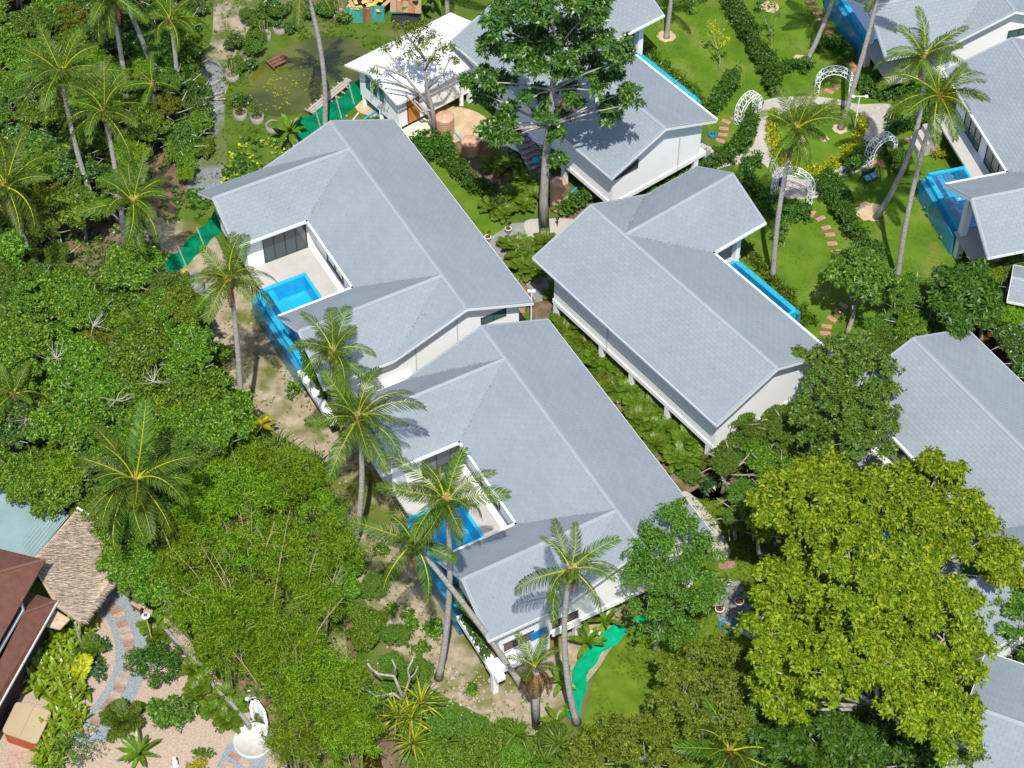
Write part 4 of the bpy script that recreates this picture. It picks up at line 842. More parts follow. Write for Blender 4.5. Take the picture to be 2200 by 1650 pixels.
jl={'bamboo_leaf':'feathery narrow-leaved tree in the left thicket','areca_leaf':'large-leaved pale tree in the left thicket','olive_leaf':'olive fine-leaved tree in the left thicket','thicket_leaf':'bushy tree with glossy mid-green leaves in the dense thicket on the left','light_leaf':'pale-leaved bushy tree in the dense thicket on the left','dark_leaf':'dark-leaved bushy tree in the dense thicket on the left'}
thicket([(-40,560),(120,600),(230,600),(300,600),(370,640),(400,700),(420,800),(470,880),(500,940),(440,1000),(260,1080),(170,1060),(60,1010),(-60,960)],1.55,JV+JV+JL+JD[:1]+JX,jl,'trees of the left thicket',(2.6,5.0),(.62,.95))
thicket([(-50,980),(60,1040),(160,1090),(130,1100),(60,1060),(10,1010),(-60,1000)],1.5,JV,jl,'trees of the left thicket',(3,4.2),(.6,.8))
thicket([(205,1105),(300,1110),(380,1180),(350,1250),(270,1235),(225,1180)],1.5,JV,jl,'trees of the left thicket',(2.2,3.4),(.55,.75))
thicket([(-60,-60),(340,-60),(390,0),(400,120),(380,250),(300,330),(280,440),(200,520),(100,560),(-60,580)],1.75,JV+JD+JL+JX,jl,'trees of the left thicket',(1.2,3.0),(.5,.85),z=1)
thicket([(370,120),(410,170),(430,260),(400,330),(350,330),(340,240),(370,180)],1.3,JD+JV[:1],'dark leafy bush lining the left side of the gravel track','bushes by the gravel track',(.8,1.4),(.35,.5),name='bush',cat='bush',z=0)
thicket([(1935,650),(2010,635),(2200,600),(2240,720),(2090,700),(1985,725),(1900,765),(1890,730)],1.45,JL+JV[:1]+JX[:1],'light green bushy tree behind the right edge villa','trees behind the right edge villa',(1.0,2.2),(.45,.65),z=1)
thicket([(2170,760),(2240,780),(2260,900),(2215,860)],1.4,JD,'dark bush right of the right edge villa','bushes right of the right edge villa',(1.2,2),(.45,.6),name='bush',cat='bush',z=1)
thicket([(2080,1250),(2240,1210),(2260,1440),(2110,1400)],1.4,JL+JD[:1],'shaded bush between the right edge villa and the lower right roof','bushes between the right roofs',(1.0,2),(.45,.6),name='bush',cat='bush',z=1)
thicket([(1600,850),(1700,900),(1680,1050),(1640,1180),(1560,1130),(1540,1000),(1560,920)],1.35,JL+[JV[0]],'tall feathery bush between the two right-hand villas','bushes between the right-hand villas',(1.6,3.0),(.4,.6),name='bush',cat='bush',z=1)
thicket([(960,1560),(1130,1590),(1240,1600),(1260,1700),(900,1700)],1.4,JV[:2]+JL[:1],'low bush along the bottom edge below the palms','bushes along the bottom edge',(.5,1.2),(.35,.5),name='bush',cat='bush',z=0,trunk=False)
thicket([(740,1210),(800,1260),(850,1380),(920,1460),(860,1480),(800,1430),(750,1350)],1.15,JL+JV[:1],'low green bush on the slope below the lower villa pool','bushes on the pool slope',(.3,.8),(.3,.45),name='bush',cat='bush',z=0,trunk=False)
thicket([(1170,690),(1200,640),(1290,740),(1400,860),(1520,970),(1560,1040),(1500,1060),(1400,950),(1250,790)],.8,JL+JX[1:]+JV[:1],'small shrub filling the strip between the L-shaped and lower villas','shrubs between the L-shaped and lower villas',(.15,.45),(.20,.34),name='bush',cat='bush',z=0,trunk=False)
thicket([(560,10),(640,20),(700,20),(760,20),(740,50),(640,70),(560,100),(520,180),(490,120)],1.5,JD+JL,'leafy shrub on the far pond bank','shrubs on the far pond bank',(.3,.7),(.25,.4),name='bush',cat='bush',z=0,trunk=False)
thicket([(400,-40),(440,-20),(420,110),(440,200),(435,330),(400,420),(375,300),(385,120)],1.2,JV+JD+JX,'bush crowding the left edge of the gravel track','bushes by the gravel track',(.4,1.3),(.28,.5),name='bush',cat='bush',z=0,trunk=False)
for k,(x0,y0,x1,y1) in enumerate([(456,1186,531,1327),(432,1172,521,1330),(515,1095,545,1253),(622,1098,582,1334),(370,1179,457,1280),(387,1267,484,1330),(738,1283,659,1393),(735,1215,708,1290),(590,1120,560,1230),(500,1400,560,1480),(680,1180,660,1260),(480,1120,505,1190)]):
    a=gp(x1,y1,3.4); b=gp(x0,y0,5.2); mb=MB(); d=b-a; mb.tube([Vector((0,0,0)),d*.5+Vector((0,0,.25)),d],[.032,.026,.014],5)
    for q in range(7):
        t=.25+.7*q/7; p=d*t+Vector((0,0,.2)); mb.tube([p,p+Vector((random.uniform(-.7,.7),random.uniform(-.3,.6),random.uniform(0,.4)))],[.014,.005],3,False)
    o=mb.build('bare_bamboo',mat('pale_bamboo',(.24,.23,.12),.6,col2=(.33,.25,.10),scale=2)); o.location=a; tag(o,'long bare bamboo stem arching over the bamboo','bamboo','bare stems over the bamboo')
for k,(x0,y0,z0) in enumerate([(120,770,5),(200,700,5),(250,860,5.5),(60,900,5),(330,820,5),(380,770,5),(300,720,4.5),(200,1000,5),(60,200,3),(250,420,3)]):
    c=gp(x0,y0,z0); mb=MB()
    for q in range(9):
        a=random.uniform(0,6.28); p=Vector((0,0,0)); pts=[p]
        for w_ in range(3): p=p+Vector((math.cos(a)*.35,math.sin(a)*.35,random.uniform(-.05,.25))); a+=random.uniform(-.7,.7); pts.append(p)
        mb.tube(pts,[.03,.022,.014,.006],4,False)
    o=mb.build('bare_branch',bark_m); o.location=c; tag(o,'pale bare branch sticking out of the left thicket canopy','branch','bare branches in the left thicket')
# ---- bamboo
def bamboo_mesh():
    bl=[(0,0,0,1.7,1.7,1.9)]; B_=subblobs(bl,.7,.7,.8)
    P,O=blobpts(B_,7,.15,-.2); V=clusters(P,O,6,.24,.042,(40,120),.8); return npmesh('foliage',V,4,[L_bamboo])
BM=[bamboo_mesh() for i in range(4)]
culm_m=mat('bamboo_culm',(.20,.22,.05),.5,col2=(.32,.30,.14),scale=2); 
def culms(n,h,spread):
    mb=MB()
    for i in range(n):
        a=random.uniform(0,6.28); r=random.uniform(.3,1)*spread; t=Vector((r*math.cos(a),r*math.sin(a),h*random.uniform(.8,1.15))); b0=Vector((.35*math.cos(a),.35*math.sin(a),0))
        mb.tube([b0,b0.lerp(t,.35)+Vector((0,0,h*.16)),b0.lerp(t,.7)+Vector((0,0,h*.14)),t],[.045,.04,.03,.012],5,False)
        for k in range(5):
            p=b0.lerp(t,random.uniform(.5,.95))+Vector((0,0,h*.1)); mb.tube([p,p+Vector((random.uniform(-.8,.8),random.uniform(-.8,.8),random.uniform(.1,.7)))],[.014,.005],3,False)
    o=mb.build('culms',culm_m); d=o.data; bpy.data.objects.remove(o); return d
CULM=[culms(4,5.2,1.9) for i in range(3)]
for i,(x,y) in enumerate(poisson([(400,1130),(470,1020),(560,990),(640,1000),(700,1060),(720,1180),(700,1290),(700,1400),(730,1480),(760,1560),(780,1700),(640,1700),(620,1560),(560,1500),(480,1420),(400,1330),(350,1260),(360,1180)],1.7,z=2.5)):
    h=random.uniform(2.2,3.6); rt=thing('bamboo','leafy bamboo clump in the mass between the gravel garden and the lower villa','bamboo',(x,y,0),0,'bamboo between garden and villa')
    place(BM[i%4],'foliage',rt,(0,0,h),(random.uniform(-.2,.2),random.uniform(-.2,.2),random.uniform(0,6.3)),random.uniform(.75,1.0)); place(CULM[i%3],'culms',rt,(0,0,0),(0,0,random.uniform(0,6.3)),h/3.3)
# ---- hedges
def hedge(pts,w_,h,label,m=L_hedge,z=0,name='hedge',dens=11,L=.15,W=.08,step=.33):
    w_*=1.25; P=[gp(*p,z) for p in pts]; b=P[0]; rt=thing(name,label,'hedge',(b.x,b.y,z)); bl=[]
    for a,c in zip(P,P[1:]):
        n=max(1,int((c-a).length/step))
        for i in range(n):
            p=a.lerp(c,(i+.5)/n)-b
            for k in range(max(3,int(w_*h*8))):
                bl.append((p.x+random.uniform(-w_/2,w_/2)*.8,p.y+random.uniform(-w_/2,w_/2)*.8,random.uniform(.3,h)-.12,.30,.30,.28))
    V=leafgrow(bl,dens,6,L,W,(40,110),.3,.6,.5); place(npmesh('foliage',V,4,[m]),'foliage',rt)
    mb=MB(); 
    for a,c in zip(P,P[1:]):
        n=max(1,int((c-a).length/.6))
        for i in range(n+1):
            p=a.lerp(c,i/n)-b; mb.tube([(p.x,p.y,0),(p.x+.03,p.y,h*.8)],[.03,.012],4,False)
    mb.build('stems',bark_m,rt); return rt
hedge([(1548,-30),(1590,60),(1620,110),(1655,170),(1660,205)],.95,1.3,'tall hedge dividing the two upper lawns, running down to the round path')
hedge([(1575,175),(1558,205),(1535,235),(1528,250)],.8,1.2,'short hedge standing alone on the lawn left of the left arch')
hedge([(1815,440),(1790,400),(1775,380)],.7,1.1,'short hedge piece below the round path, right of the lower arch')
hedge([(1760,405),(1790,440),(1810,480),(1845,520),(1870,555),(1885,570)],.85,1.2,'long hedge dividing the two lower lawns')
hedge([(1385,420),(1430,400),(1500,365),(1560,345),(1600,310),(1612,265)],.85,1.1,'curved hedge along the wall of the top villa beside the narrow path')
hedge([(1625,420),(1600,400),(1598,370),(1625,355)],.8,1.1,'dark hedge bend between the villa roof and the lower arch')
hedge([(1645,455),(1700,470),(1730,470)],1.0,1.2,'hedge in front of the lower arch at the lawn edge')
hedge([(1640,470),(1640,430)],.7,1.0,'small hedge end beside the villa roof tip')
hedge([(1668,160),(1700,150),(1740,155)],.7,1.1,'hedge between the soil ring and the top arch')
hedge([(1745,110),(1790,105),(1830,130)],.7,1.1,'hedge behind the top arch')
hedge([(1850,195),(1900,205),(1960,215),(2020,200)],1.1,1.2,'broad hedge between the round path and the upper right villas')
hedge([(1915,285),(1960,270),(2010,255)],1.0,1.1,'hedge between the curved palm trunk and the white terrace')
hedge([(1900,330),(1918,352),(1935,380),(1940,345)],.6,1.1,'hedge cluster by the blue hose right of the right arch')
hedge([(1820,375),(1850,350),(1862,335)],.7,1.2,'hedge left of the right arch foot')
hedge([(895,320),(925,345),(950,320),(965,345)],.9,1.5,'hedge clump with a leafy top by the tan water tank')
hedge([(955,345),(1000,390),(1050,430),(1085,455)],.8,1.1,'hedge between the side lawn and the dark soil by the stairs')
hedge([(1215,465),(1260,430),(1290,420)],.9,1.1,'hedge block beside the tall tan tank under the villa')
hedge([(980,1272),(1000,1318),(1030,1378),(1048,1412)],.5,.7,'narrow planter hedge squeezed between the pool wall and the lower villa roof',z=1.9)
hedge([(655,775),(682,820),(705,860)],.5,.6,z=1.9,label='planter hedge behind the palm crown at the lower end of the upper left villa')
def shrubrow(pts,w_,h,label,m,k=7,L=.3,W=.07,dens=5,cat='shrubs'):
    P=[gp(*p) for p in pts]; b=P[0]; rt=thing('shrub_border',label,cat,(b.x,b.y,0)); bl=[]
    for a,c in zip(P,P[1:]):
        n=max(1,int((c-a).length/.33))
        for i in range(n):
            p=a.lerp(c,(i+.5)/n)-b
            for q in range(3): bl.append((p.x+random.uniform(-w_/2,w_/2),p.y+random.uniform(-w_/2,w_/2),random.uniform(.5,1)*h*.6,.25,.25,h*.35))
    V=leafgrow(bl,dens,k,L,W,(20,85),.2,.9,.5); place(npmesh('foliage',V,4,[m]),'foliage',rt); return rt
shrubrow([(1662,245),(1657,290),(1668,335),(1700,370),(1745,378),(1785,360),(1820,335),(1850,300),(1850,255)],.5,.5,'yellow-leaved border planted round the lawn island',L_ylw,7,.26,.07,9)
shrubrow([(1385,105),(1420,140),(1460,175),(1492,205),(1515,240)],.6,.5,'yellow-green shrub strip between lawn and the narrow pool at the top',L_light)
shrubrow([(1598,540),(1640,590),(1680,630),(1715,670),(1740,700)],.7,.6,'yellow-green shrub strip between the lawn and the pool of the middle villa',L_arec)
shrubrow([(1825,10),(1850,70),(1870,110),(1890,150)],.9,.7,'dark shrub strip along the upper right pool',L_hedge,6,.2,.09)
shrubrow([(1985,340),(2010,330),(2035,335)],1.3,.7,'yellow-green shrubs beside the steps of the far right villa',L_ylw,6,.24,.08)
shrubrow([(1985,395),(2000,450),(2030,500),(2060,545),(2075,565)],.8,.6,'shrub strip between the right lawn and the bright blue pool',L_light,6,.22,.09)
shrubrow([(2090,1400),(2150,1415),(2210,1440)],.8,.6,'yellow grass-like shrubs behind the lower right roof',L_ylw)
# ---- small palms beside villa C, cycads, fern palms
def small_palm(name,nf,Lr,bend,ll,wd,m,el=(25,75),stems=True):
    f=[frond_mesh('t',Lr*random.uniform(.85,1.1),bend,ll,24,wd,.3,m=None) for _ in range(3)]
    Vs=[];Mi=[]
    for i in range(nf):
        me=f[i%3]; n=len(me.vertices); co=np.empty(n*3,np.float32); me.vertices.foreach_get('co',co); co=co.reshape(-1,3)
        mi=np.empty(len(me.polygons),np.int32); me.polygons.foreach_get('material_index',mi)
        M=np.array(Matrix.Rotation(i*2.4+random.uniform(-.3,.3),3,'Z')@Matrix.Rotation(-R(random.uniform(*el)),3,'Y')); off=np.array([random.uniform(-.12,.12),random.uniform(-.12,.12),0]); Vs.append(co@M.T+off); Mi.append(mi)
    return npmesh('fronds',np.concatenate(Vs),4,[m,m],np.concatenate(Mi))
AR=[small_palm('a',18,1.15,1.1,.36,.05,L_arec) for _ in range(3)]
for i,(x,y) in enumerate([(1200,640),(1225,690),(1215,720),(1262,752),(1275,790),(1310,800),(1320,845),(1350,850),(1365,885),(1395,890),(1400,930),(1430,930),(1445,965),(1470,960),(1480,1000),(1510,985),(1405,965),(1340,815),(1290,765),(1545,975),(1560,1000),(1240,735),(1375,915),(1460,1000)]):
    c=gp(x,y); rt=thing('areca_palm','bushy little palm in the row under the posts of the L-shaped villa','palm',c,0,'small palms below the L-shaped villa')
    place(AR[i%3],'fronds',rt,(0,0,.25),(0,0,i*1.3),random.uniform(.8,1.15))
for i,(x,y) in enumerate([(1060,455),(1085,470),(1100,430),(1125,450),(1150,430),(1135,400),(1110,395),(1095,540),(1120,560),(1150,545),(1170,530),(1195,430),(1210,450),(1070,345),(1090,360),(1060,365),(1150,590),(1125,585),(1115,540)]):
    c=gp(x,y); rt=thing('areca_palm','bushy little palm around the court between the left and middle villas','palm',c,0,'small palms round the court')
    place(AR[i%3],'fronds',rt,(0,0,.25),(0,0,i*1.7),random.uniform(.75,1.0))
for i,(x,y) in enumerate([(415,1445),(435,1480),(425,1500),(455,1530),(480,1500),(490,1555),(260,1230),(285,1255),(245,1240),(330,1350),(340,1370),(310,1250),(500,1530)]):
    c=gp(x,y); rt=thing('fern_palm','small feathery palm edging the pink gravel garden','palm',c,0,'feathery palms edging the gravel garden')
    place(AR[i%3],'fronds',rt,(0,0,.15),(0,0,i),random.uniform(.55,.8))
CY=small_palm('c',16,1.35,.9,.5,.06,frond_m,(10,70))
for (x,y,s,lb) in ((270,1555,1.0,'feathery young palm on the pink gravel beside the stepping stones'),(190,1410,.8,'small palm with upright fronds at the edge of the broad-leaved bed'),(2020,715,1.0,'low palm behind the right edge villa roof')):
    c=gp(x,y); rt=thing('young_palm',lb,'palm',c); place(CY,'fronds',rt,(0,0,.2),(0,0,x),s)
c=gp(165,1475); rt=thing('young_palm','small palm with one yellowing frond on the pink gravel','palm',c)
for i in range(3):
    o=place(frond_mesh('frond',1.6,.8,.6,30,.09,.3,m=L_ylw),'frond',rt,(0,0,.2)); o.rotation_euler=(0,R(-60+i*12),R(55+i*14))
# strap-leaved plants (pandanus, screw pine, cordyline), banana, ginger: each leaf a part
def strap_leaf(L,W,bend,m,rise=.0,fold=.25,n=6):
    mb=MB(); x=z=0; pr=None
    for i in range(n+1):
        t=i/n; a=rise-bend*t*t; w=W/2*math.sin(math.pi*min(1,.12+.88*t))**.55*(1 if t<.97 else .1); w=max(w,.006)
        cur=[(x,w,z+w*fold),(x,0,z),(x,-w,z+w*fold)]
        if pr: mb.poly([pr[0],cur[0],cur[1],pr[1]]); mb.poly([pr[1],cur[1],cur[2],pr[2]])
        pr=cur; x+=math.cos(a)*L/n; z+=math.sin(a)*L/n
    o=mb.build('leaf',m,None,True); d=o.data; bpy.data.objects.remove(o); return d
def rosette(loc,label,name,cat,meshes,n,el=(10,80),s=(.85,1.1),h=0,stem=None,group=None,part='leaf',sheet=.05):
    rt=thing(name,label,cat,(loc[0],loc[1],0),0,group)
    for i in range(n):
        q=i/n; o=place(meshes[i%len(meshes)],part,rt,(random.uniform(-sheet,sheet),random.uniform(-sheet,sheet),h+random.uniform(-.05,.05)),(0,0,0),random.uniform(*s))
        o.rotation_euler=(Matrix.Rotation(i*2.4+random.uniform(-.2,.2),4,'Z')@Matrix.Rotation(-R(el[1]+(el[0]-el[1])*q+random.uniform(-8,8)),4,'Y')@Matrix.Rotation(random.uniform(-.3,.3),4,'X')).to_euler()
    if stem: mb=MB(); mb.tube([(0,0,-.05),(0,0,h)],[stem*1.3,stem],8); mb.build('stem',stem_m,rt,True)
    return rt
stem_m=mat('green_stem',(.13,.15,.05),.7,col2=(.24,.22,.12),scale=3)
PD=[strap_leaf(1.7,.075,1.9,L_ylw),strap_leaf(1.5,.07,1.5,L_arec),strap_leaf(1.8,.07,2.2,L_arec)]
for dx,dy,h,n in ((0,0,1.5,55),(22,-25,1.9,45),(-28,-10,1.3,40),(5,40,1.0,35)):
    rosette(gp(885+dx,1580+dy),'fountain-like pandanus with long drooping yellow-green leaves, by the dead branches','pandanus','pandanus',PD,n,(-25,80),(.8,1.1),h,.1,'pandanus heads by the dead branches')
SP=[strap_leaf(1.35,.09,.5,L_arec),strap_leaf(1.2,.085,.8,L_light)]
for x,y in ((1075,1640),(1110,1600),(1140,1660),(1200,1620),(1030,1610),(960,1610),(1170,1660),(1060,1690)):
    rosette(gp(x,y),'stiff-leaved screw pine at the bottom edge below the dying palm','screw_pine','screw pine',SP,26,(0,80),(.75,1.05),.8,.07,'screw pines at the bottom edge')
for x,y in ((470,985),(500,1000),(530,985),(560,1005),(600,990),(625,1010),(545,1035),(590,1040),(500,1035),(660,1040),(685,1035),(640,1060)):
    rosette(gp(x,y),'stiff-leaved screw pine above the bamboo, by the foot of the upright palm','screw_pine','screw pine',SP,24,(0,80),(.8,1.1),1.3,.07,'screw pines above the bamboo')
BN=[strap_leaf(1.9,.46,1.0,L_ban,0,.18,7),strap_leaf(1.7,.42,1.3,L_ban,0,.15,7),strap_leaf(1.5,.40,.7,L_ban,0,.15,7)]
BNs=[strap_leaf(1.25,.36,.9,L_ban,0,.12,6),strap_leaf(1.1,.33,1.2,L_ban,0,.12,6)]
rosette(gp(626,310),'banana plant with torn yellow-green leaves by the ring planters','banana_plant','banana plant',BN,11,(-10,70),(.8,1.05),1.1,.12)
rosette(gp(893,42),'large banana plant behind the white sheet roof, left stem','banana_plant','banana plant',BN,13,(-5,75),(.9,1.15),1.2,.13)
rosette(gp(930,25),'large banana plant behind the white sheet roof, right stem','banana_plant','banana plant',BN,12,(-5,75),(.8,1.1),1.4,.13)
rosette(gp(180,140),'banana plant with broad shiny leaves in the upper left thicket','banana_plant','banana plant',BN,10,(-5,60),(.9,1.1),1.4,.13)
for x,y,h,n,lb in ((1205,1480,.8,8,'banana plant left of the curved palm trunk at the green net'),(1262,1400,.9,9,'banana plant right of the curved palm trunk, beside the net strip'),(1195,1560,.5,6,'small banana plant at the bottom end of the green net strip'),(1300,1350,.7,8,'shaded banana plant under the right end of the lower villa')):
    rosette(gp(x,y),lb,'banana_plant','banana plant',BNs,n,(-5,70),(.85,1.1),h,.08)
rosette(gp(300,1625),'large star-shaped plant with long ribbed green leaves on the pink gravel','broadleaf_plant','plant',[strap_leaf(1.35,.26,.5,L_ban,0,.2,6),strap_leaf(1.2,.24,.7,L_ban,0,.2,6)],18,(0,65),(.85,1.1),.25,.08)
c=gp(567,960); rt=rosette(c,'bright yellow palm-like plant standing alone on the dirt','yellow_palm','palm',[strap_leaf(1.0,.30,1.3,L_ylw,0,.2,6),strap_leaf(.9,.26,1.0,L_ylw,0,.2,6)],9,(-5,60),(.8,1.1),1.9,.06)
GI=[strap_leaf(.80,.21,.8,L_gin,0,.2,4),strap_leaf(.88,.24,1.1,L_gin,0,.2,4),strap_leaf(.64,.16,.5,L_gin,0,.2,4)]
for i,(x,y) in enumerate(poisson([(135,1330),(195,1310),(200,1345),(170,1390),(165,1440),(185,1500),(180,1545),(150,1580),(140,1640),(80,1660),(95,1600),(110,1540),(110,1500),(60,1480),(75,1440),(100,1380)],.50,3000,.3)):
    rosette((x,y),'leafy clump of the glossy broad-leaved bed along the brown house','broadleaf_plant','plant',GI,12,(5,80),(.85,1.15),.35,None,'broad-leaved plants along the brown house',sheet=.16)
def bush(x,y,r,label,m,L=.16,W=.08,dens=9,h=.9,sub=.3,kind='bush',sd=.8,k=7,grp=None):
    c=gp(x,y); rt=thing(kind,label,'bush',c,0,grp); V=leafgrow(subblobs([(0,0,r*h*.6,r,r,r*h*.7)],sub,sd),dens,k,L,W,(40,105),.3,.7,.5)
    place(npmesh('foliage',V,4,[m]),'foliage',rt)
    mb=MB()
    for i in range(5):
        a=i*1.26; mb.tube([(0,0,0),(.5*r*math.cos(a),.5*r*math.sin(a),r*h*.7)],[.03,.012],4,False)
    mb.build('stems',bark_m,rt); return rt
bush(335,1445,1.25,'big round dark green bush beside the curved gravel walk',L_hedge,.13,.06,13,1.1)
bush(375,1545,1.1,'loose green bush with pale new leaves on the pink gravel',L_light,.22,.10,7,.9,.32)
bush(222,1393,.42,'small blue-green shrub upper one by the gravel walk',L_bgreen,.15,.08,12,.9,.18)
bush(210,1450,.50,'small blue-green shrub with an orange flower by the gravel walk',L_bgreen,.15,.08,12,.9,.18)
bush(190,1493,.32,'smallest blue-green shrub, tucked against the broad-leaved bed',L_bgreen,.15,.08,12,.9,.18)
bush(160,1640,1.6,'wispy grey-green shrub over the lower end of the gravel walk',L_light,.14,.05,4,.9,.35,sd=.5)
bush(425,1655,.5,'yellow-green ground shrub at the bottom of the gravel garden',L_ylw,.16,.05,10,.8,.2)
bush(470,1560,.35,'little dark green shrub near the white shower tray',L_hedge,.15,.07,12,.9,.18)
bush(425,1625,.28,'tiny yellow-green shrub, left one near the bottom of the gravel garden',L_arec,.13,.06,12,.9,.15)
bush(450,1622,.30,'tiny yellow-green shrub, right one near the bottom of the gravel garden',L_arec,.13,.06,12,.9,.15)
for i,(x,y,r) in enumerate([(435,700,.5),(440,745,.6),(480,770,.8),(520,860,.5),(625,858,.25),(485,830,.5),(640,840,.5),(835,1240,.4),(840,1320,.45),(875,1320,.4),(880,1350,.5),(930,1360,.6),(905,1400,.5),(1010,1490,.35),(470,620,.3),(820,1190,.4),(725,905,.4)]):
    bush(x,y,r,'low green weed bush on the bare dirt beside the left villas',L_jungle,.18,.08,8,.8,.22,'weed_bush',grp='weed bushes on the dirt')
for i,(x,y,r) in enumerate([(510,100,.5),(540,150,.5),(500,150,.35),(520,225,.5),(560,60,.6),(605,30,.6),(640,60,.4),(700,35,.6),(740,50,.5),(570,30,.6),(760,25,.5),(665,30,.5),(430,230,.4),(445,270,.4)]):
    bush(x,y,r,'leafy garden plant around the planters on the pond bank',L_dark if i%2 else L_light,.2,.1,7,1.1,.25,'garden_plant',grp='garden plants on the pond bank')
# ---- low uncountable cover
def cover(name,poly,dens,L,W,m,label,k=5,phi=(20,80),patch=None,z=0):
    o=place(tuft(poly,dens,L,W,m,name,z,k,phi,patch),name); o['kind']='stuff'; o['label']=label; o['category']='plants'
cover('vine_cover',[(335,440),(380,400),(420,410),(480,370),(520,300),(640,300),(620,350),(560,390),(470,420),(430,470),(350,480)],14,.24,.19,L_hedge,'low dark vine leaves behind the upper left villa',4,(50,95),.9,.1)
cover('yellow_vine',[(500,320),(540,300),(640,300),(600,340),(500,390),(450,420)],6,.20,.16,L_ylw,'yellowing vine leaves behind the upper left villa',3,(50,95),1.3,.15)
cover('pond_weed',[(560,240),(640,235),(700,200),(700,130),(640,110),(600,140),(560,200)],14,.10,.08,L_litter,'yellow weed floating on the pond',3,(75,95),1.1,.03)
cover('bank_grass',[(480,140),(520,130),(540,200),(560,250),(640,255),(620,300),(500,280),(480,230)],16,.22,.04,L_grass,'grass on the pond bank',6,(15,70),.8)
cover('bank_grass',[(640,30),(820,40),(820,90),(800,110),(760,85),(700,75),(640,90)],22,.22,.05,L_grass,'grass on the far pond bank',6,(15,70),.8)
cover('track_grass',[(430,-20),(560,-20),(540,80),(500,200),(500,380),(440,420),(410,400),(430,200)],9,.2,.04,L_grass,'grass creeping over the gravel track',6,(15,75),1.6)
cover('weeds',[(430,560),(480,560),(640,830),(850,900),(850,1200),(930,1300),(960,1420),(1050,1500),(1180,1500),(1180,1600),(900,1560),(750,1250),(680,1000),(480,780),(420,650)],7,.16,.05,L_grass,'sparse weeds on the dirt beside the left villas',5,(15,75),.8)
cover('lawn_tufts',lawn_px,26,.07,.022,L_grass,'short grass of the lawn',5,(15,60),1.0)
cover('rough_grass_cover',[(1480,1070),(1620,1080),(1640,1300),(1700,1400),(1500,1640),(1250,1640),(1290,1480),(1360,1350),(1500,1240)],45,.15,.04,L_grass,'rough grass under the lower right trees',5,(15,70),.7)
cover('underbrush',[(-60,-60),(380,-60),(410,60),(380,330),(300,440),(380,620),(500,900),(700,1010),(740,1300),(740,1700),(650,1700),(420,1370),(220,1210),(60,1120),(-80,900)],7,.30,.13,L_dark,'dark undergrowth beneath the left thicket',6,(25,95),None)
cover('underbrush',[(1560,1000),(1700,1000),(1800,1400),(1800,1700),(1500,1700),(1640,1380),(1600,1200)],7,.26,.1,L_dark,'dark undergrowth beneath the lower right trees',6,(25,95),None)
cover('bottom_weeds',[(700,1380),(800,1430),(930,1500),(1150,1570),(1330,1600),(1330,1700),(620,1700),(700,1500)],14,.22,.06,L_jungle,'weeds along the canal at the bottom edge',6,(20,85),.7)
# ================================================================= other buildings
def quad_wall(mb,a,b,z0,z1,th=.12):
    a=Vector((a[0],a[1],0)); b=Vector((b[0],b[1],0)); n=(b-a).normalized().cross(Vector((0,0,1)))*th
    mb.prism([a+Vector((0,0,z0)),a+n+Vector((0,0,z0)),a+n+Vector((0,0,z1)),a+Vector((0,0,z1))],b-a)
# --- white house with corrugated sheet roof
NL,NR=gp(853.5,224,3.45),gp(1016,141,3.45); rgt=(NR-NL).normalized(); fwd=Vector((-rgt.y,rgt.x,0)); NR=NL+rgt*8.2
RL=NL+fwd*2.9+Vector((0,0,.62)); RR=NR+fwd*2.9+Vector((0,0,.62)); FL=NL+fwd*5.3-rgt*.3+Vector((0,0,-.1)); FR_=NR+fwd*5.3+Vector((0,0,-.1))
rt=thing('house','small white house with a white corrugated roof and orange door by the pond','house',(NL.x,NL.y,0)); off=Vector((NL.x,NL.y,0))
rf=MB().build('roof',sheet_white,rt)
def corr(a0,a1,b0,b1,name,n,per,amp,m,parent):
    mb=MB(); up=Vector((0,0,1)); pr=None
    for i in range(n*per+1):
        t=i/(n*per); h=amp*math.sin(2*math.pi*i/per); cur=(a0.lerp(a1,t)+up*h-off,b0.lerp(b1,t)+up*h-off)
        if pr: mb.poly([pr[0],cur[0],cur[1],pr[1]])
        pr=cur
    return mb.build(name,m,parent,True)
for k in range(8):
    t0,t1=k/8,(k+1)/8+.008; corr(NL.lerp(NR,t0),NL.lerp(NR,t1),RL.lerp(RR,t0),RL.lerp(RR,t1),'roof_sheet',6,6,.022,sheet_white,rf); corr(FL.lerp(FR_,t0),FL.lerp(FR_,t1),RL.lerp(RR,t0),RL.lerp(RR,t1),'roof_sheet',6,6,.022,sheet_white,rf)
mb=MB(); mb.bar(RL-off+Vector((0,0,.03)),RR-off+Vector((0,0,.03)),.3,.05); mb.build('ridge_cap',sheet_white,rf)
mb=MB(); mb.bar(NL-off-Vector((0,0,.07))-fwd*.05,NR-off-Vector((0,0,.07))-fwd*.05,.05,.14); mb.build('fascia',mat('rusty_white',(.62,.60,.58),.7,col2=(.30,.14,.08),scale=3,ramp=(.5,.7)),rf)
for a,b in ((NL,RL),(FL,RL)):
    mb=MB(); mb.bar(a-off-rgt*.03-Vector((0,0,.08)),b-off-rgt*.03-Vector((0,0,.08)),.04,.16); mb.build('fascia',whitetrim,rf)
w0=rgt*.35+fwd*.45; w1=rgt*7.9+fwd*.45; w2=rgt*7.9+fwd*4.7; w3=rgt*.35+fwd*4.7; mb=MB()
mb.prism([w0+Vector((0,0,.9)),w0+Vector((0,0,3.48)),rgt*.35+fwd*2.9+Vector((0,0,3.97)),w3+Vector((0,0,3.42)),w3+Vector((0,0,.9))],w1-w0); mb.build('wall',white,rt)
mb=MB()
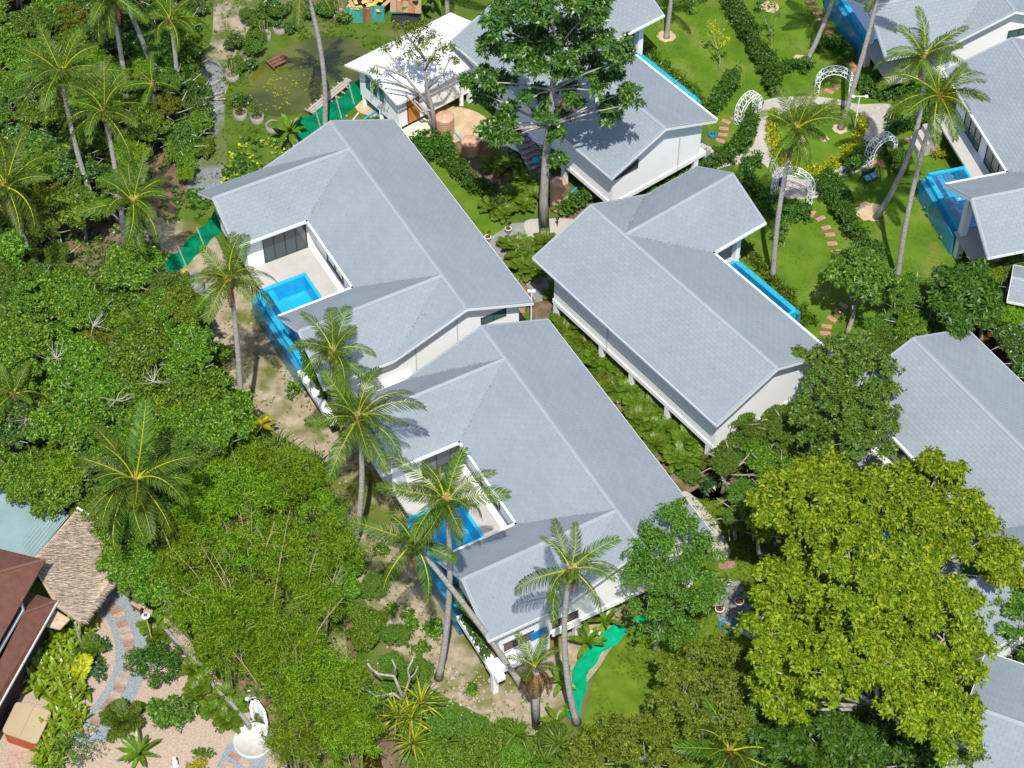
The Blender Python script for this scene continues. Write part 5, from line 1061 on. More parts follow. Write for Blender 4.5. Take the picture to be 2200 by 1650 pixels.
for u in (.5,3,5.5,7.7):
    for v in (.6,2.6,4.5): p=rgt*u+fwd*v; mb.box(p.x-.13,p.x+.13,p.y-.13,p.y+.13,0,.9)
mb.build('posts',white,rt,kind='stuff')
def pan(parent,name,o,ax,w,z0,z1,out,m,th=.05):
    mb=MB(); o=Vector(o)+Vector(out)*.003; q=[o+Vector((0,0,z0)),o+ax*w+Vector((0,0,z0)),o+ax*w+Vector((0,0,z1)),o+Vector((0,0,z1))]; mb.prism(q,Vector(out)*th); return mb.build(name,m,parent)
d=pan(rt,'door',w0+rgt*.75,rgt,.8,1.0,3.0,-fwd,wood_orange); pan(d,'door_frame',w0+rgt*.68,rgt,.07,1.0,3.06,-fwd,wood_brown,.06); pan(d,'door_frame',w0+rgt*1.55,rgt,.07,1.0,3.06,-fwd,wood_brown,.06)
for i in range(3):
    o=pan(rt,'window',w0+fwd*(1.4+i*.75),fwd,.62,2.0,3.0,-rgt,glass2,.04); pan(o,'window_frame',w0+fwd*(1.4+i*.75)-rgt*.045,fwd,.05,1.98,3.02,-rgt,whitetrim,.02)
p=w0-rgt*0.0; mb=MB(); mb.prism([p+rgt*-.0-fwd*.01+Vector((0,0,.62)),p+rgt*2.0-fwd*.01+Vector((0,0,.62)),p+rgt*2.0-fwd*1.05+Vector((0,0,.62)),p-fwd*1.05+Vector((0,0,.62))],(0,0,.1))
for u,v in ((.15,.9),(1.85,.9),(.15,.15),(1.85,.15)): q=p+rgt*u-fwd*v; mb.box(q.x-.07,q.x+.07,q.y-.07,q.y+.07,0,.62)
mb.build('door_slab',mat('cream_slab',(.62,.57,.44),.7),rt)
# --- water tanks
def tank(x,y,z,r,label):
    c=gp(x,y,z); rt=thing('water_tank',label,'water tank',(c.x,c.y,0)); mb=MB(); prof=[(0,0),(r,0)]
    for i in range(7): zz=z*.1+i*z*.12; prof+=[(r,zz),(r*.965,zz+.03),(r,zz+.06)]
    prof+=[(r,z*.88),(r*.93,z*.93),(r*.5,z*.985),(0,z)]; mb.lathe(prof,(0,0,0),24); mb.build('body',tank_m,rt,True)
    mb=MB(); mb.lathe([(0,z+.07),(r*.32,z+.05),(r*.36,z-.02)],(0,0,0),16); mb.build('lid',tank_m,rt,True)
    mb=MB(); mb.lathe([(r*1.005,.42*z),(r*1.02,.42*z),(r*1.02,.45*z),(r*1.005,.45*z)],(0,0,0),24); mb.build('band',tank_m,rt,True)
tank(955,247,1.5,.62,'tan round water tank beside the orange door, farthest of the three')
tank(1010,300,1.1,.60,'low tan water tank half hidden by leaves, between the other two')
tank(1200,385,2.5,.50,'tall red-brown water tank at the foot of the big dark tree')
# --- concrete stairs against the top villa
a=gp(1118,282,2.0); b=gp(1172,392,.15); rt=thing('stairs','pale concrete stairs leading up to the side of the top villa','stairs',(b.x,b.y,0)); d=a-b; sd=Vector((d.y,-d.x,0)).normalized()
for i in range(10):
    t=i/10; p=Vector((d.x*t,d.y*t,0)); q=Vector((d.x,d.y,0)).normalized(); z=.18+1.85*t; w=.62
    mb=MB(); mb.prism([p-sd*w+Vector((0,0,z-.1)),p+sd*w+Vector((0,0,z-.1)),p+sd*w+q*.36+Vector((0,0,z-.1)),p-sd*w+q*.36+Vector((0,0,z-.1))],(0,0,.09)); mb.build('step',concrete,rt)
for s_ in (-.5,.5):
    mb=MB(); mb.bar(sd*s_+Vector((0,0,-.08)),Vector((d.x,d.y,1.75))+sd*s_,.12,.2); mb.build('stringer',concrete,rt)
c=gp(1152,345,1.25); mb=MB(); mb.lathe([(0,-.25),(.2,-.17),(.26,0),(.2,.17),(0,.24)],(0,0,0),14); o=mb.build('ball',teal_pl,None,True); o.location=c; tag(o,'turquoise ball resting on the concrete stairs','ball')
c=gp(1112,335); rt=thing('table','rough white concrete table with pots beside the stairs','table',c,R(-35)); mb=MB(); mb.box(-.8,.8,-.3,.3,.72,.8); mb.build('table_top',white,rt)
for u in (-.72,.72): mb=MB(); mb.box(u-.06,u+.06,-.28,.28,0,.72); mb.build('leg',white,rt)
for k,(u,m_) in enumerate(((.3,wood_brown),(-.1,teal_pl),(.55,dark_metal))):
    mb=MB(); mb.lathe([(.09,0),(.12,.16),(.1,.17),(0,.05)],(0,0,0),8); q=c+Matrix.Rotation(R(-35),3,'Z')@Vector((u,0,.8)); o=mb.build('bowl',m_,None,True); o.location=q; tag(o,('brown bowl','turquoise bowl','black bowl')[k]+' on the white concrete table by the stairs','bowl')
c=gp(1078,325); rt=thing('bench','low grey plank bench on the soil left of the stairs','bench',c,R(-38)); 
for i in range(3): mb=MB(); mb.box(-.8,.8,-.3+i*.21,-.12+i*.21,.38,.42); mb.build('plank',wood_m,rt)
for u in (-.65,.65): mb=MB(); mb.box(u-.04,u+.04,-.28,.28,0,.37); mb.build('leg',wood_m,rt)
# --- pots
def pot(x,y,label,m=L_olive,r=.2):
    c=gp(x,y,.05); rt=thing('plant_pot',label,'plant pot',c); mb=MB(); mb.lathe([(0,0),(r*.7,0),(r,.36),(r*1.08,.36),(r*1.08,.40),(r*.9,.40),(r*.9,.33)],(0,0,0),16); mb.build('pot',pot_white,rt,True)
    mb=MB(); mb.poly([(r*.92*math.cos(t*.39),r*.92*math.sin(t*.39),.345) for t in range(16)]); mb.build('soil',soil_red,rt)
    V=leafgrow([(0,0,.62,.18,.18,.22)],16,6,.16,.05,(10,80),.1,.9,.5); place(npmesh('plant',V,4,[m]),'plant',rt)
pot(1092,500,'white pot with a fresh green plant on the paved court, beside the shrubs',L_light); pot(1048,518,'white pot with reddish plant right at the edge of the upper left roof'); pot(1113,537,'white pot with a thin reddish plant at the lower end of the paved court',mat('reddish_leaf',(.20,.09,.05),.7))
pot(1559,1258,'white pot at the upper corner of the shaded landing under the trees',L_dark,.24); pot(1545,1316,'white pot with rusty plant at the left edge of the shaded landing',L_olive,.24); pot(1587,1300,'white pot with dark plant at the right edge of the shaded landing',L_hedge,.24)
# --- hose coils and small things on lawns
def coil(x,y,label,r=.26,m=blue_pl,z=.04):
    c=gp(x,y,z); mb=MB()
    for k in range(5):
        rr=r-.03*(k%3); mb.tube([(rr*math.cos(t*.42),rr*math.sin(t*.42),.02+.03*k) for t in range(16)],.022,5,False)
    o=mb.build('hose_coil',m,None,True); o.location=c; tag(o,label,'hose')
coil(1531,291,'blue hose coil on the grass beside the entrance steps of the top villa'); coil(1978,315,'blue hose coil near the steps of the far right villa'); coil(1561,1346,'large blue hose coil on the shaded paved landing',.4,blue_pl,.07)
c=gp(1679,390,.3); mb=MB(); mb.lathe([(0,-.28),(.22,-.2),(.3,0),(.22,.2),(0,.28)],(0,0,0),14); o=mb.build('float_ball',mat('navy_plastic',(.01,.07,.18),.4),None,True); o.location=c; tag(o,'dark blue ball under the lower white arch','ball')
# --- trellis arches
def arch(l,r_,label,depth=.55,hl=1.0):
    a=gp(*l); b=gp(*r_); c=(a+b)/2; d=b-a; rad=d.length/2; rt=thing('garden_arch',label,'arch',(c.x,c.y,0),math.atan2(d.y,d.x),'white trellis arches round the path')
    def P(t,ro,y):   # t 0..1 along leg-arc-leg
        L1=hl; La=math.pi*ro; tot=2*L1+La; s=t*tot
        if s<L1: return Vector((-ro,y,s))
        if s>L1+La: return Vector((ro,y,tot-s))
        an=math.pi-(s-L1)/ro; return Vector((ro*math.cos(an),y,L1+ro*math.sin(an)))
    N=26; ro,ri=rad,rad-.3
    for y in (-depth/2,depth/2):
        for q in (ro,ri):
            mb=MB(); mb.tube([P(i/N,q,y) for i in range(N+1)],.024,5); mb.build('hoop',white_metal,rt,True)
    for y in (-depth/2,depth/2):
        mb=MB()
        for i in range(0,N,1): mb.tube([P(i/N,ro if i%2 else ri,y),P((i+1)/N,ri if i%2 else ro,y)],.016,4,False)
        mb.build('lattice',white_metal,rt)
    mb=MB()
    for i in range(0,N+1,2): mb.tube([P(i/N,ro,-depth/2),P(i/N,ro,depth/2)],.016,4,False); 
    for i in range(0,N,2): mb.tube([P(i/N,ro,-depth/2),P((i+2)/N,ro,depth/2)],.013,4,False)
    mb.build('cross_bars',white_metal,rt)
arch((1749,200),(1832,208),'white trellis arch at the top of the round path, in front of a leaning trunk')
arch((1583,268),(1628,238),'white trellis arch seen side-on at the left of the round path')
arch((1860,358),(1918,330),'white trellis arch at the right of the path over a bushy foot')
arch((1657,412),(1745,436),'white trellis arch at the bottom of the round path, behind a palm trunk')
# --- lamp posts
def lamp(base,h,label,aw=.42):
    b=gp(*base); rt=thing('lamp_post',label,'lamp post',b); mb=MB(); mb.tube([(0,0,0),(0,0,h)],[.05,.04],8); mb.build('pole',white_metal,rt)
    mb=MB(); mb.box(-.16,.16,-.16,.16,0,.14); mb.build('footing',concrete,rt)
    mb=MB(); mb.tube([(-aw,0,h),(aw,0,h)],.025,6); mb.build('arm',white_metal,rt)
    for s_ in (-1,1): mb=MB(); mb.box(s_*aw-.10,s_*aw+.10,-.08,.08,h-.06,h+.04); mb.build('lamp_head',white_metal,rt)
lamp((1835,281),2.95,'white T-shaped lamp post in the lawn island'); lamp((1141,700),3.0,'white post with two small cameras at the near corner of the upper left roof',.13)
for (x,y,lb) in ((1197,487,'small black garden lamp on the pale court slab'),(1636,238,'small black garden lamp at the left bend of the round path')):
    c=gp(x,y); rt=thing('garden_lamp',lb,'lamp',c); mb=MB(); mb.tube([(0,0,0),(0,0,.6)],.03,6); mb.build('pole',dark_metal,rt); mb=MB(); mb.lathe([(0,.85),(.12,.75),(.08,.6),(0,.58)],(0,0,0),10); mb.build('lantern',dark_metal,rt)
c=gp(860,44); rt=thing('utility_pole','square grey concrete utility pole at the top edge behind the pond','pole',c); mb=MB(); mb.prism([(-.12,-.12,0),(.12,-.12,0),(.12,.12,0),(-.12,.12,0)],(0,0,7)); mb.build('pole',grey_metal,rt); mb=MB(); mb.bar((0,0,1.5),(-.5,0,2.0),.06); mb.build('bracket',grey_metal,rt)
c=gp(329,1384); t=gp(313,1323,2.35)-c; rt=thing('solar_lamp','round white solar lamp on a leaning pole beside the gravel walk','lamp',c); mb=MB(); mb.tube([(0,0,0),t],.035,6); mb.build('pole',mat('tan_pole',(.45,.36,.22),.6),rt)
mb=MB(); mb.lathe([(0,-.04),(.2,-.04),(.23,0),(.2,.05),(0,.06)],tuple(t),18); mb.build('lamp_head',pot_white,rt,True); mb=MB(); mb.box(t.x-.1,t.x+.1,t.y-.1,t.y+.1,t.z+.062,t.z+.075); mb.build('solar_panel',mat('solar_cell',(.10,.09,.16),.3),rt)
c=gp(296,1318); rt=thing('wooden_sign','dark wooden sign board facing the gravel walk','sign',c,R(-35)); mb=MB(); mb.box(-.33,.33,-.04,.04,.35,.72); mb.build('board',wood_brown,rt); mb=MB(); mb.box(-.35,.35,-.09,.09,.725,.77); mb.build('cap',pad_tan,rt)
for u in (-.25,.25): mb=MB(); mb.box(u-.03,u+.03,-.03,.03,0,.35); mb.build('post',wood_brown,rt)
c=gp(1868,392); rt=thing('swing_bench','dark metal swing bench with blue cushions on the shaded lawn','bench',c,R(28))
for s_ in (-.6,.6):
    for y in (-.35,.35): mb=MB(); mb.tube([(s_,y,0),(s_,0,1.2)],.025,5); mb.build('leg',dark_metal,rt)
mb=MB(); mb.tube([(-.65,0,1.2),(.65,0,1.2)],.025,5); mb.build('top_bar',dark_metal,rt)
for i in range(4): mb=MB(); mb.box(-.5,.5,-.28+i*.13,-.18+i*.13,.42,.45); mb.build('slat',dark_metal,rt)
for s_ in (-.25,.25): mb=MB(); mb.box(s_-.2,s_+.2,-.22,.2,.455,.55); mb.build('cushion',mat('blue_cushion',(.05,.22,.34),.8),rt)
mb=MB(); mb.box(-.5,.5,.26,.30,.5,.9); mb.build('backrest',dark_metal,rt)
# --- concrete ring planters on the pond bank
for i,(x,y,lb) in enumerate([(569,82,'concrete ring planter with canes at the top left of the pond'),(601,66,'concrete ring planter under the leafy vine, behind the cane one'),(498,150,'concrete ring planter covered by a climbing plant beside the track'),(500,168,'bare concrete ring planter with canes laid into it, by the track'),(530,128,'low concrete ring planter half hidden in grass'),(517,250,'concrete ring planter with a twiggy bush on the near bank'),(553,258,'empty concrete ring planter, middle of the three on the near bank'),(586,277,'concrete ring planter under the banana leaves'),(729,36,'concrete ring planter with canes near the teal sheets')]):
    c=gp(x,y); rt=thing('ring_planter',lb,'planter',c); mb=MB(); mb.lathe([(.45,0),(.46,.42),(.39,.42),(.38,.1),(0,.1)],(0,0,0),20); mb.build('ring',concrete,rt,True); mb=MB(); mb.poly([(.38*math.cos(t*.35),.38*math.sin(t*.35),.28) for t in range(18)]); mb.build('soil',soil_m,rt)
    if i in (0,3,8):
        for k in range(4): mb=MB(); a=k*1.5; mb.tube([(.2*math.cos(a),.2*math.sin(a),.2),(.28*math.cos(a),.28*math.sin(a),1.3)],.018,4); mb.build('cane',mat('cane',(.50,.42,.26),.7),rt)
    if i in (1,2,5,6): V=leafgrow([(0,0,.55,.38,.38,.4)],9,6,.17,.08,(30,100),.2,.7,.5); place(npmesh('plant',V,4,[L_hedge if i!=5 else L_olive]),'plant',rt)
# --- pond furniture
c=gp(597,136,.1); rt=thing('wooden_platform','small dark slatted wooden platform at the left edge of the pond','platform',(c.x,c.y,0),R(38))
for i in range(3): mb=MB(); mb.box(-.62,.62,-.42+i*.31,-.20+i*.31,.32,.37); mb.build('slat',wood_brown,rt)
for u in (-.64,.64): mb=MB(); mb.box(u-.04,u+.04,-.6,.5,.375,.43); mb.build('rail',wood_brown,rt)
for u,v in ((-.5,-.35),(.5,-.35),(-.5,.35),(.5,.35)): mb=MB(); mb.box(u-.04,u+.04,v-.04,v+.04,-.1,.32); mb.build('leg',wood_brown,rt)
a=gp(668,240,.5); b=gp(752,172,.5); rt=thing('jetty','broken plank jetty with bare crossbars between pond and green net','jetty',(a.x,a.y,0)); d=b-a; sd=Vector((d.y,-d.x,0)).normalized()
for i in range(3): mb=MB(); q=sd*(-.22+i*.2); mb.bar(q+Vector((0,0,.55)),d+q+Vector((0,0,.55)),.17,.04); mb.build('plank',wood_m,rt)
for i in range(8): mb=MB(); q=d*(i/7.2); q.z=0; mb.bar(q-sd*.55+Vector((0,0,.46)),q+sd*1.25+Vector((0,0,.46)),.07,.07); mb.build('crossbar',wood_m,rt)
for o_ in (.75,1.15): mb=MB(); mb.bar(sd*o_+Vector((0,0,.53)),d+sd*o_+Vector((0,0,.53)),.07,.06); mb.build('rail',wood_m,rt)
for i in range(4):
    q=d*(i/3.2); mb=MB(); mb.tube([(q.x+sd.x,q.y+sd.y,-.1),(q.x+sd.x,q.y+sd.y,.5)],.05,6); mb.build('post',wood_m,rt)
def net(pts,h,label,m=green_net,lean=(0,0),posts=True):
    P=[gp(*p) for p in pts]; b=P[0]; rt=thing('net_fence',label,'fence',b); mb=MB(); pr=None; NN=6
    dense=[]
    for u,v in zip(P,P[1:]):
        n=max(2,int((v-u).length/.25)); dense+=[u.lerp(v,i/n) for i in range(n)]
    dense.append(P[-1])
    for j,p in enumerate(dense):
        q=p-b; col=[Vector((q.x+lean[0]*(k/NN)+.07*math.sin(j*1.1+k*1.3),q.y+lean[1]*(k/NN)+.05*math.cos(j*.8+k),h*(k/NN)*(1+.12*math.sin(j*.7)+.05*math.sin(j*2.3)))) for k in range(NN+1)]
        if pr:
            for k in range(NN): mb.poly([pr[k],col[k],col[k+1],pr[k+1]])
        pr=col
    mb.build('net',m,rt,True)
    if posts:
        for p in P: mb=MB(); q=p-b; mb.tube([(q.x,q.y,0),(q.x+lean[0]*1.1,q.y+lean[1]*1.1,h*1.25)],.045,6); mb.build('post',wood_m,rt)
net([(640,310),(690,280),(735,258),(762,228),(795,205)],1.35,'dark green net fence between the pond jetty and the upper left villa',lean=(-.3,.35))
net([(352,600),(400,572),(440,532),(478,492)],1.1,'dark green net fence left of the upper left villa, running down to the palms',lean=(-.35,.35))
net([(268,580),(278,520),(296,470)],1.0,'short green net behind the two long palm trunks at left',lean=(-.1,.1))
net([(1240,1552),(1254,1500),(1266,1440),(1298,1402),(1332,1376),(1350,1358)],.55,'bright green net strip curving round the lower end of the lower villa',net_bright,(-.68,.25),False)
net([(1370,1345),(1400,1335)],.4,'scrap of bright green net under the feathery tree',net_bright,(-.3,.2),False)
# --- concrete well with bucket
c=gp(418,634); rt=thing('well','stacked concrete rings with a round lid on the dirt left of the palm','well',c)
mb=MB(); mb.lathe([(0,.16),(.98,.16),(1.0,0)],(0,0,0),28); mb.build('base_slab',concrete,rt)
for i,(r0_,z) in enumerate(((.66,.165),(.64,.56),(.64,.95))): mb=MB(); mb.lathe([(r0_,z),(r0_,z+.37),(r0_-.05,z+.385)],(0,0,0),28); mb.build('ring',conc_dark,rt,True)
mb=MB(); mb.lathe([(0,1.45),(.6,1.45),(.63,1.41),(.63,1.36)],(-.05,0,0),28); mb.build('lid',concrete,rt)
mb=MB(); mb.lathe([(0,0),(.15,0),(.19,.5),(.17,.52),(0,.48)],(0,0,0),16); o=mb.build('bucket',yellow_pl,None,True); o.location=c+Vector((-.35,.15,1.455)); tag(o,'ochre bucket standing on the round concrete lid of the well','bucket')
for k,(dx,dy,m_,lb) in enumerate(((.1,.1,teal_pl,'small teal cup on the well lid'),(.3,.15,rock_m,'grey stone on the well lid'))):
    mb=MB(); mb.lathe([(0,0),(.07,0),(.08,.12),(0,.13)],(0,0,0),8); o=mb.build(('cup','stone')[k],m_,None,True); o.location=c+Vector((dx,dy,1.455)); tag(o,lb,('cup','stone')[k])
# tarp heap, solar panel, canes, pipes
c=gp(293,590); mb=MB(); V=[]; 
for i in range(9):
    for j in range(9): V.append((-.6+i*.15,-.5+j*.125,max(.02,.75*math.exp(-((i-4)**2+(j-4)**2)/7)+.07*math.sin(i*2.1)*math.cos(j*1.7))))
mb.v=V; mb.f=[(i*9+j,(i+1)*9+j,(i+1)*9+j+1,i*9+j+1) for i in range(8) for j in range(8)]; mb.m=[0]*64; o=mb.build('tarp',mat('navy_tarp',(.02,.06,.11),.6,col2=(.04,.16,.24),scale=3)); o.location=c; tag(o,'crumpled dark blue tarp heap between the two long palm trunks','tarp')
c=gp(291,313,1.6); rt=thing('solar_charger','small white-framed solar panel standing above the left thicket','solar panel',(c.x,c.y,0),R(10)); mb=MB(); mb.tube([(0,0,0),(0,0,1.55)],.03,5); mb.build('pole',grey_metal,rt); mb=MB(); mb.prism([(-.24,-.12,1.55),(.24,-.12,1.55),(.24,.12,1.68),(-.24,.12,1.68)],(0,-.01,.03)); mb.build('frame',white_metal,rt); mb=MB(); mb.prism([(-.21,-.10,1.585),(.21,-.10,1.585),(.21,.10,1.695),(-.21,.10,1.695)],(0,-.005,.012)); mb.build('cell_sheet',mat('cells',(.02,.035,.09),.3),rt)
cane_m=mat('dry_cane',(.52,.44,.30),.8,col2=(.40,.33,.22),scale=4)
for i,(x0,y0,x1,y1) in enumerate([(402,232,478,205),(405,215,485,212),(398,222,480,196),(410,240,430,190),(402,236,415,205),(405,205,470,172),(400,228,455,218),(400,218,440,206)]):
    a=gp(x0,y0,.1+.05*i); b=gp(x1,y1,.25+.04*i); mb=MB(); mb.tube([Vector((0,0,0)),b-a],.026,5); o=mb.build('bamboo_cane',cane_m); o.location=a; tag(o,'dry bamboo cane in the heap thrown across the gravel track','cane','canes thrown across the track')
for i,(x0,y0,x1,y1,lb) in enumerate([(782,256,812,236,'left blue pipe sticking out from under the white house'),(790,250,822,228,'longer blue pipe beside it under the white house'),(808,240,822,256,'short blue pipe crossing the bare soil by the white house'),(908,298,925,318,'blue pipe lying by the door slab of the white house'),(978,285,992,300,'blue pipe between the two round water tanks'),(1218,422,1240,402,'blue pipe beside the tall red-brown tank'),(1362,838,1395,880,'long blue pipe on the soil under the L-shaped villa'),(1452,920,1480,962,'second long blue pipe near the lower end of the L-shaped villa'),(961,1345,963,1362,'tiny blue pipe stub at the pool wall corner')]):
    a=gp(x0,y0,.12); b=gp(x1,y1,.14); mb=MB(); mb.tube([Vector((0,0,0)),b-a],.05,7); o=mb.build('pipe',pipe_blue); o.location=a; tag(o,lb,'pipe')
a=gp(758,258,.1); b=gp(770,243,.1); mb=MB(); mb.tube([Vector((0,0,0)),b-a],.045,6); o=mb.build('pipe',pot_white); o.location=a; tag(o,'white pipe on the soil between net fence and white house','pipe')
# teal sheets and rusty lean-to at the top
def sheetpanel(x0,x1,y,h,label,m,z0=0,lean=.25):
    a=gp(x0,y); b=gp(x1,y); mb=MB(); n=28; pr=None
    for i in range(n+1):
        t=i/n; p=(b-a)*t; o_=.03*math.sin(i*1.6); cur=(Vector((p.x,p.y+o_,z0)),Vector((p.x,p.y+o_+lean,z0+h)))
        if pr: mb.poly([pr[0],cur[0],cur[1],pr[1]])
        pr=cur
    o=mb.build('metal_sheet',m); o.location=a; tag(o,label,'metal sheet')
teal_sheet=mat('teal_sheet',(.0,.26,.22),.6,col2=(.12,.30,.24),scale=1.5,stretch=(4,1,.5)); rust=mat('rusty_sheet',(.22,.09,.045),.9,col2=(.34,.17,.09),scale=2,stretch=(3,1,1))
sheetpanel(744,780,49,1.15,'left teal corrugated sheet leaning at the top edge',teal_sheet); sheetpanel(797,827,47,1.2,'right teal corrugated sheet leaning at the top edge',teal_sheet); sheetpanel(780,797,47,1.1,'rusty strip between the two teal sheets',rust)
a=gp(838,25,1.6); b=gp(905,30,1.6); rt=thing('lean_to','rusty brown sheet roof of a lean-to at the top edge behind the utility pole','lean-to',(a.x,a.y,0)); mb=MB(); d=b-a
for k in range(5): 
    mb=MB(); p=d*(k/5); q=d*((k+.97)/5); mb.prism([(p.x,p.y,1.6),(q.x,q.y,1.6),(q.x,q.y+2.6,2.0),(p.x,p.y+2.6,2.0)],(0,0,.04)); mb.build('roof_sheet',rust if k%2 else mat('rust_light',(.30,.20,.12),.9),rt)
mb=MB(); mb.box(0,d.x,-.06,0,1.5,1.62); mb.build('edge_board',teal_sheet,rt); mb=MB(); mb.box(.1,d.x-.1,.1,2.4,0,1.55); mb.build('wall',mat('dark_boards',(.05,.05,.055),.9),rt)
for i in range(14):
    c=gp(random.uniform(748,838),random.uniform(-6,16),1.15); mb=MB(); w=random.uniform(.2,.5); mb.prism([(-w,-.12,0),(w,-.12,.02),(w*.8,.14,.05),(-w,.12,.03)],(0,0,.03)); o=mb.build('scrap_board',mat('scrap%d'%(i%3),[(.55,.36,.16),(.45,.27,.15),(.60,.42,.06)][i%3],.9)); o.location=c-Vector((0,0,.1+.02*i%.2)); o.rotation_euler=(0,0,random.uniform(0,3)); tag(o,'piece of tan scrap board heaped above the teal sheets','scrap board','scrap boards above the teal sheets')
c=gp(788,18); mb=MB(); mb.box(-1.3,1.6,-.1,1.5,0,1.0); o=mb.build('crate_stack',mat('dark_boards2',(.035,.03,.028),.9)); o.location=c; tag(o,'dark stack of boards behind the teal sheets','boards')
# --- brown-roofed house, thatch, green metal roof (lower left)
P=gp(98,1203,5.0); rt=thing('house','red-brown roofed house at the left edge with louvred clerestory','house',(P.x,P.y,0)); off=Vector((P.x,P.y,0))
def face(parent,name,pts,m,th=.09):
    mb=MB(); q=[gp(x,y,z)-off for x,y,z in pts]; mb.prism([v-Vector((0,0,th)) for v in q],(0,0,th)); return mb.build(name,m,parent)
r1=face(rt,'roof',[(98,1203,5.0),(-200,1130,5.0),(-130,1262,6.9)],brown_roof); face(rt,'roof',[(98,1203,5.0),(-130,1262,6.9),(-330,1960,6.9),(-330,1958,5.0)],brown_roof)
r2=face(rt,'lower_roof',[(123,1291,3.3),(-180,1829,3.3),(-160,1740,4.1),(50,1318,4.1)],brown_roof); face(rt,'lower_roof',[(123,1291,3.3),(50,1318,4.1),(20,1310,4.1),(30,1262,3.3)],brown_roof)
def capl(parent,a,b,w,m,h=.06): mb=MB(); mb.bar(gp(*a)-off+Vector((0,0,.02)),gp(*b)-off+Vector((0,0,.02)),w,h); return mb.build('ridge_cap',m,parent)
hipm=mat('brown_ridge',(.17,.09,.068),.7)
capl(r1,(98,1203,5.0),(-130,1262,6.9),.16,hipm); capl(r2,(123,1291,3.3),(50,1318,4.1),.13,hipm)
mb=MB(); mb.bar(gp(125,1291,3.25)-off,gp(-178,1829,3.25)-off,.10,.12); mb.build('gutter',mat('pale_gutter',(.55,.52,.50),.6),r2)
a=gp(46,1300,4.6)-off; b=gp(-150,1640,4.6)-off; mb=MB(); mb.bar(a-Vector((0,0,.42)),b-Vector((0,0,.42)),.12,.14); mb.bar(a+Vector((0.02,0,-.42)),a+Vector((.02,0,.3)),.12,.12); mb.build('clerestory_frame',mat('pale_blue_trim',(.42,.50,.52),.6),rt)
inn=Vector((-.25,-.1,0)); 
for i in range(26): q=a.lerp(b,i/27)+inn*.4; mb=MB(); mb.tube([q-Vector((0,0,.4)),q+Vector((0,0,.35))],.03,4); mb.build('louvre_bar',mat('black_louvre',(.012,.012,.014),.6),rt)
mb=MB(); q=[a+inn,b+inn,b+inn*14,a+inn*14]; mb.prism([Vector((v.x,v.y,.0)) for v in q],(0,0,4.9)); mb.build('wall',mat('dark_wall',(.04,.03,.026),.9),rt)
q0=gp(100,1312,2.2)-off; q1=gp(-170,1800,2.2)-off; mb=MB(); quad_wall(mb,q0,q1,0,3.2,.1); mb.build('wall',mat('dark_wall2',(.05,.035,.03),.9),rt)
# thatch
TH=[(165,1093,3.5),(229,1130,3.0),(256,1222,2.7),(172,1336,2.7),(120,1300,3.2),(70,1215,3.6),(72,1200,3.65)]
q=[gp(*p) for p in TH]; b=q[0]; rt=thing('thatched_roof','straw thatched lean-to roof between the brown house and the trees','thatched roof',(b.x,b.y,0)); off2=Vector((b.x,b.y,0))
mb=MB(); mb.prism([v-off2-Vector((0,0,.22)) for v in q],(0,0,.2)); mb.build('thatch_base',thatch_m,rt)
n0=(q[1]-q[0]).cross(q[3]-q[0]).normalized(); n0=n0 if n0.z>0 else -n0
x,y=scatter([(v.x,v.y) for v in q],9000); z=q[0].z-((x-q[0].x)*n0.x+(y-q[0].y)*n0.y)/n0.z
dd=np.array((q[2]-q[5]).normalized()); Pn=np.stack([x-off2.x,y-off2.y,z+rng.uniform(-.02,.06,len(x))],1); Dn=np.tile(dd,(len(x),1))+rng.normal(0,.14,(len(x),3))
straw=randmat('straw',(.17,.125,.085),(.52,.44,.35),.95,.05)
place(npmesh('straw',leaves(Pn,Dn,np.tile([0,0,1.],(len(x),1))+rng.normal(0,.3,(len(x),3)),rng.uniform(.25,.55,len(x)),.03,.05),4,[straw]),'straw',rt,kind='stuff')
for e0,e1 in ((q[1],q[2]),(q[2],q[3])):
    n=500; t=rng.uniform(0,1,n)[:,None]; Pn=np.array(e0-off2)*(1-t)+np.array(e1-off2)*t+rng.normal(0,.03,(n,3)); Dn=np.tile(dd+np.array([0,0,-.35]),(n,1))+rng.normal(0,.2,(n,3)); place(npmesh('fringe',leaves(Pn,Dn,np.tile([0,0,1.],(n,1)),rng.uniform(.2,.42,n),.035,.2),4,[straw]),'fringe',rt,kind='stuff')
for v in (q[1],q[2],q[3]): mb=MB(); mb.tube([(v.x-off2.x-.3,v.y-off2.y+.1,0),(v.x-off2.x-.3,v.y-off2.y+.1,v.z-.2)],.07,7); mb.build('post',wood_m,rt)
mb=MB(); e=gp(165,1091,3.62)-off2; f=gp(228,1124,3.12)-off2; mb.bar(e,f,.1,.1); mb.build('white_gutter',white_metal,rt)
a=[gp(*p) for p in ((118,1310,2.5),(150,1330,2.4),(128,1352,2.3),(100,1345,2.4))]; mb=MB(); mb.prism([v-off2-Vector((0,0,.1)) for v in a],(0,0,.1)); mb.build('lower_thatch',thatch_m,rt)
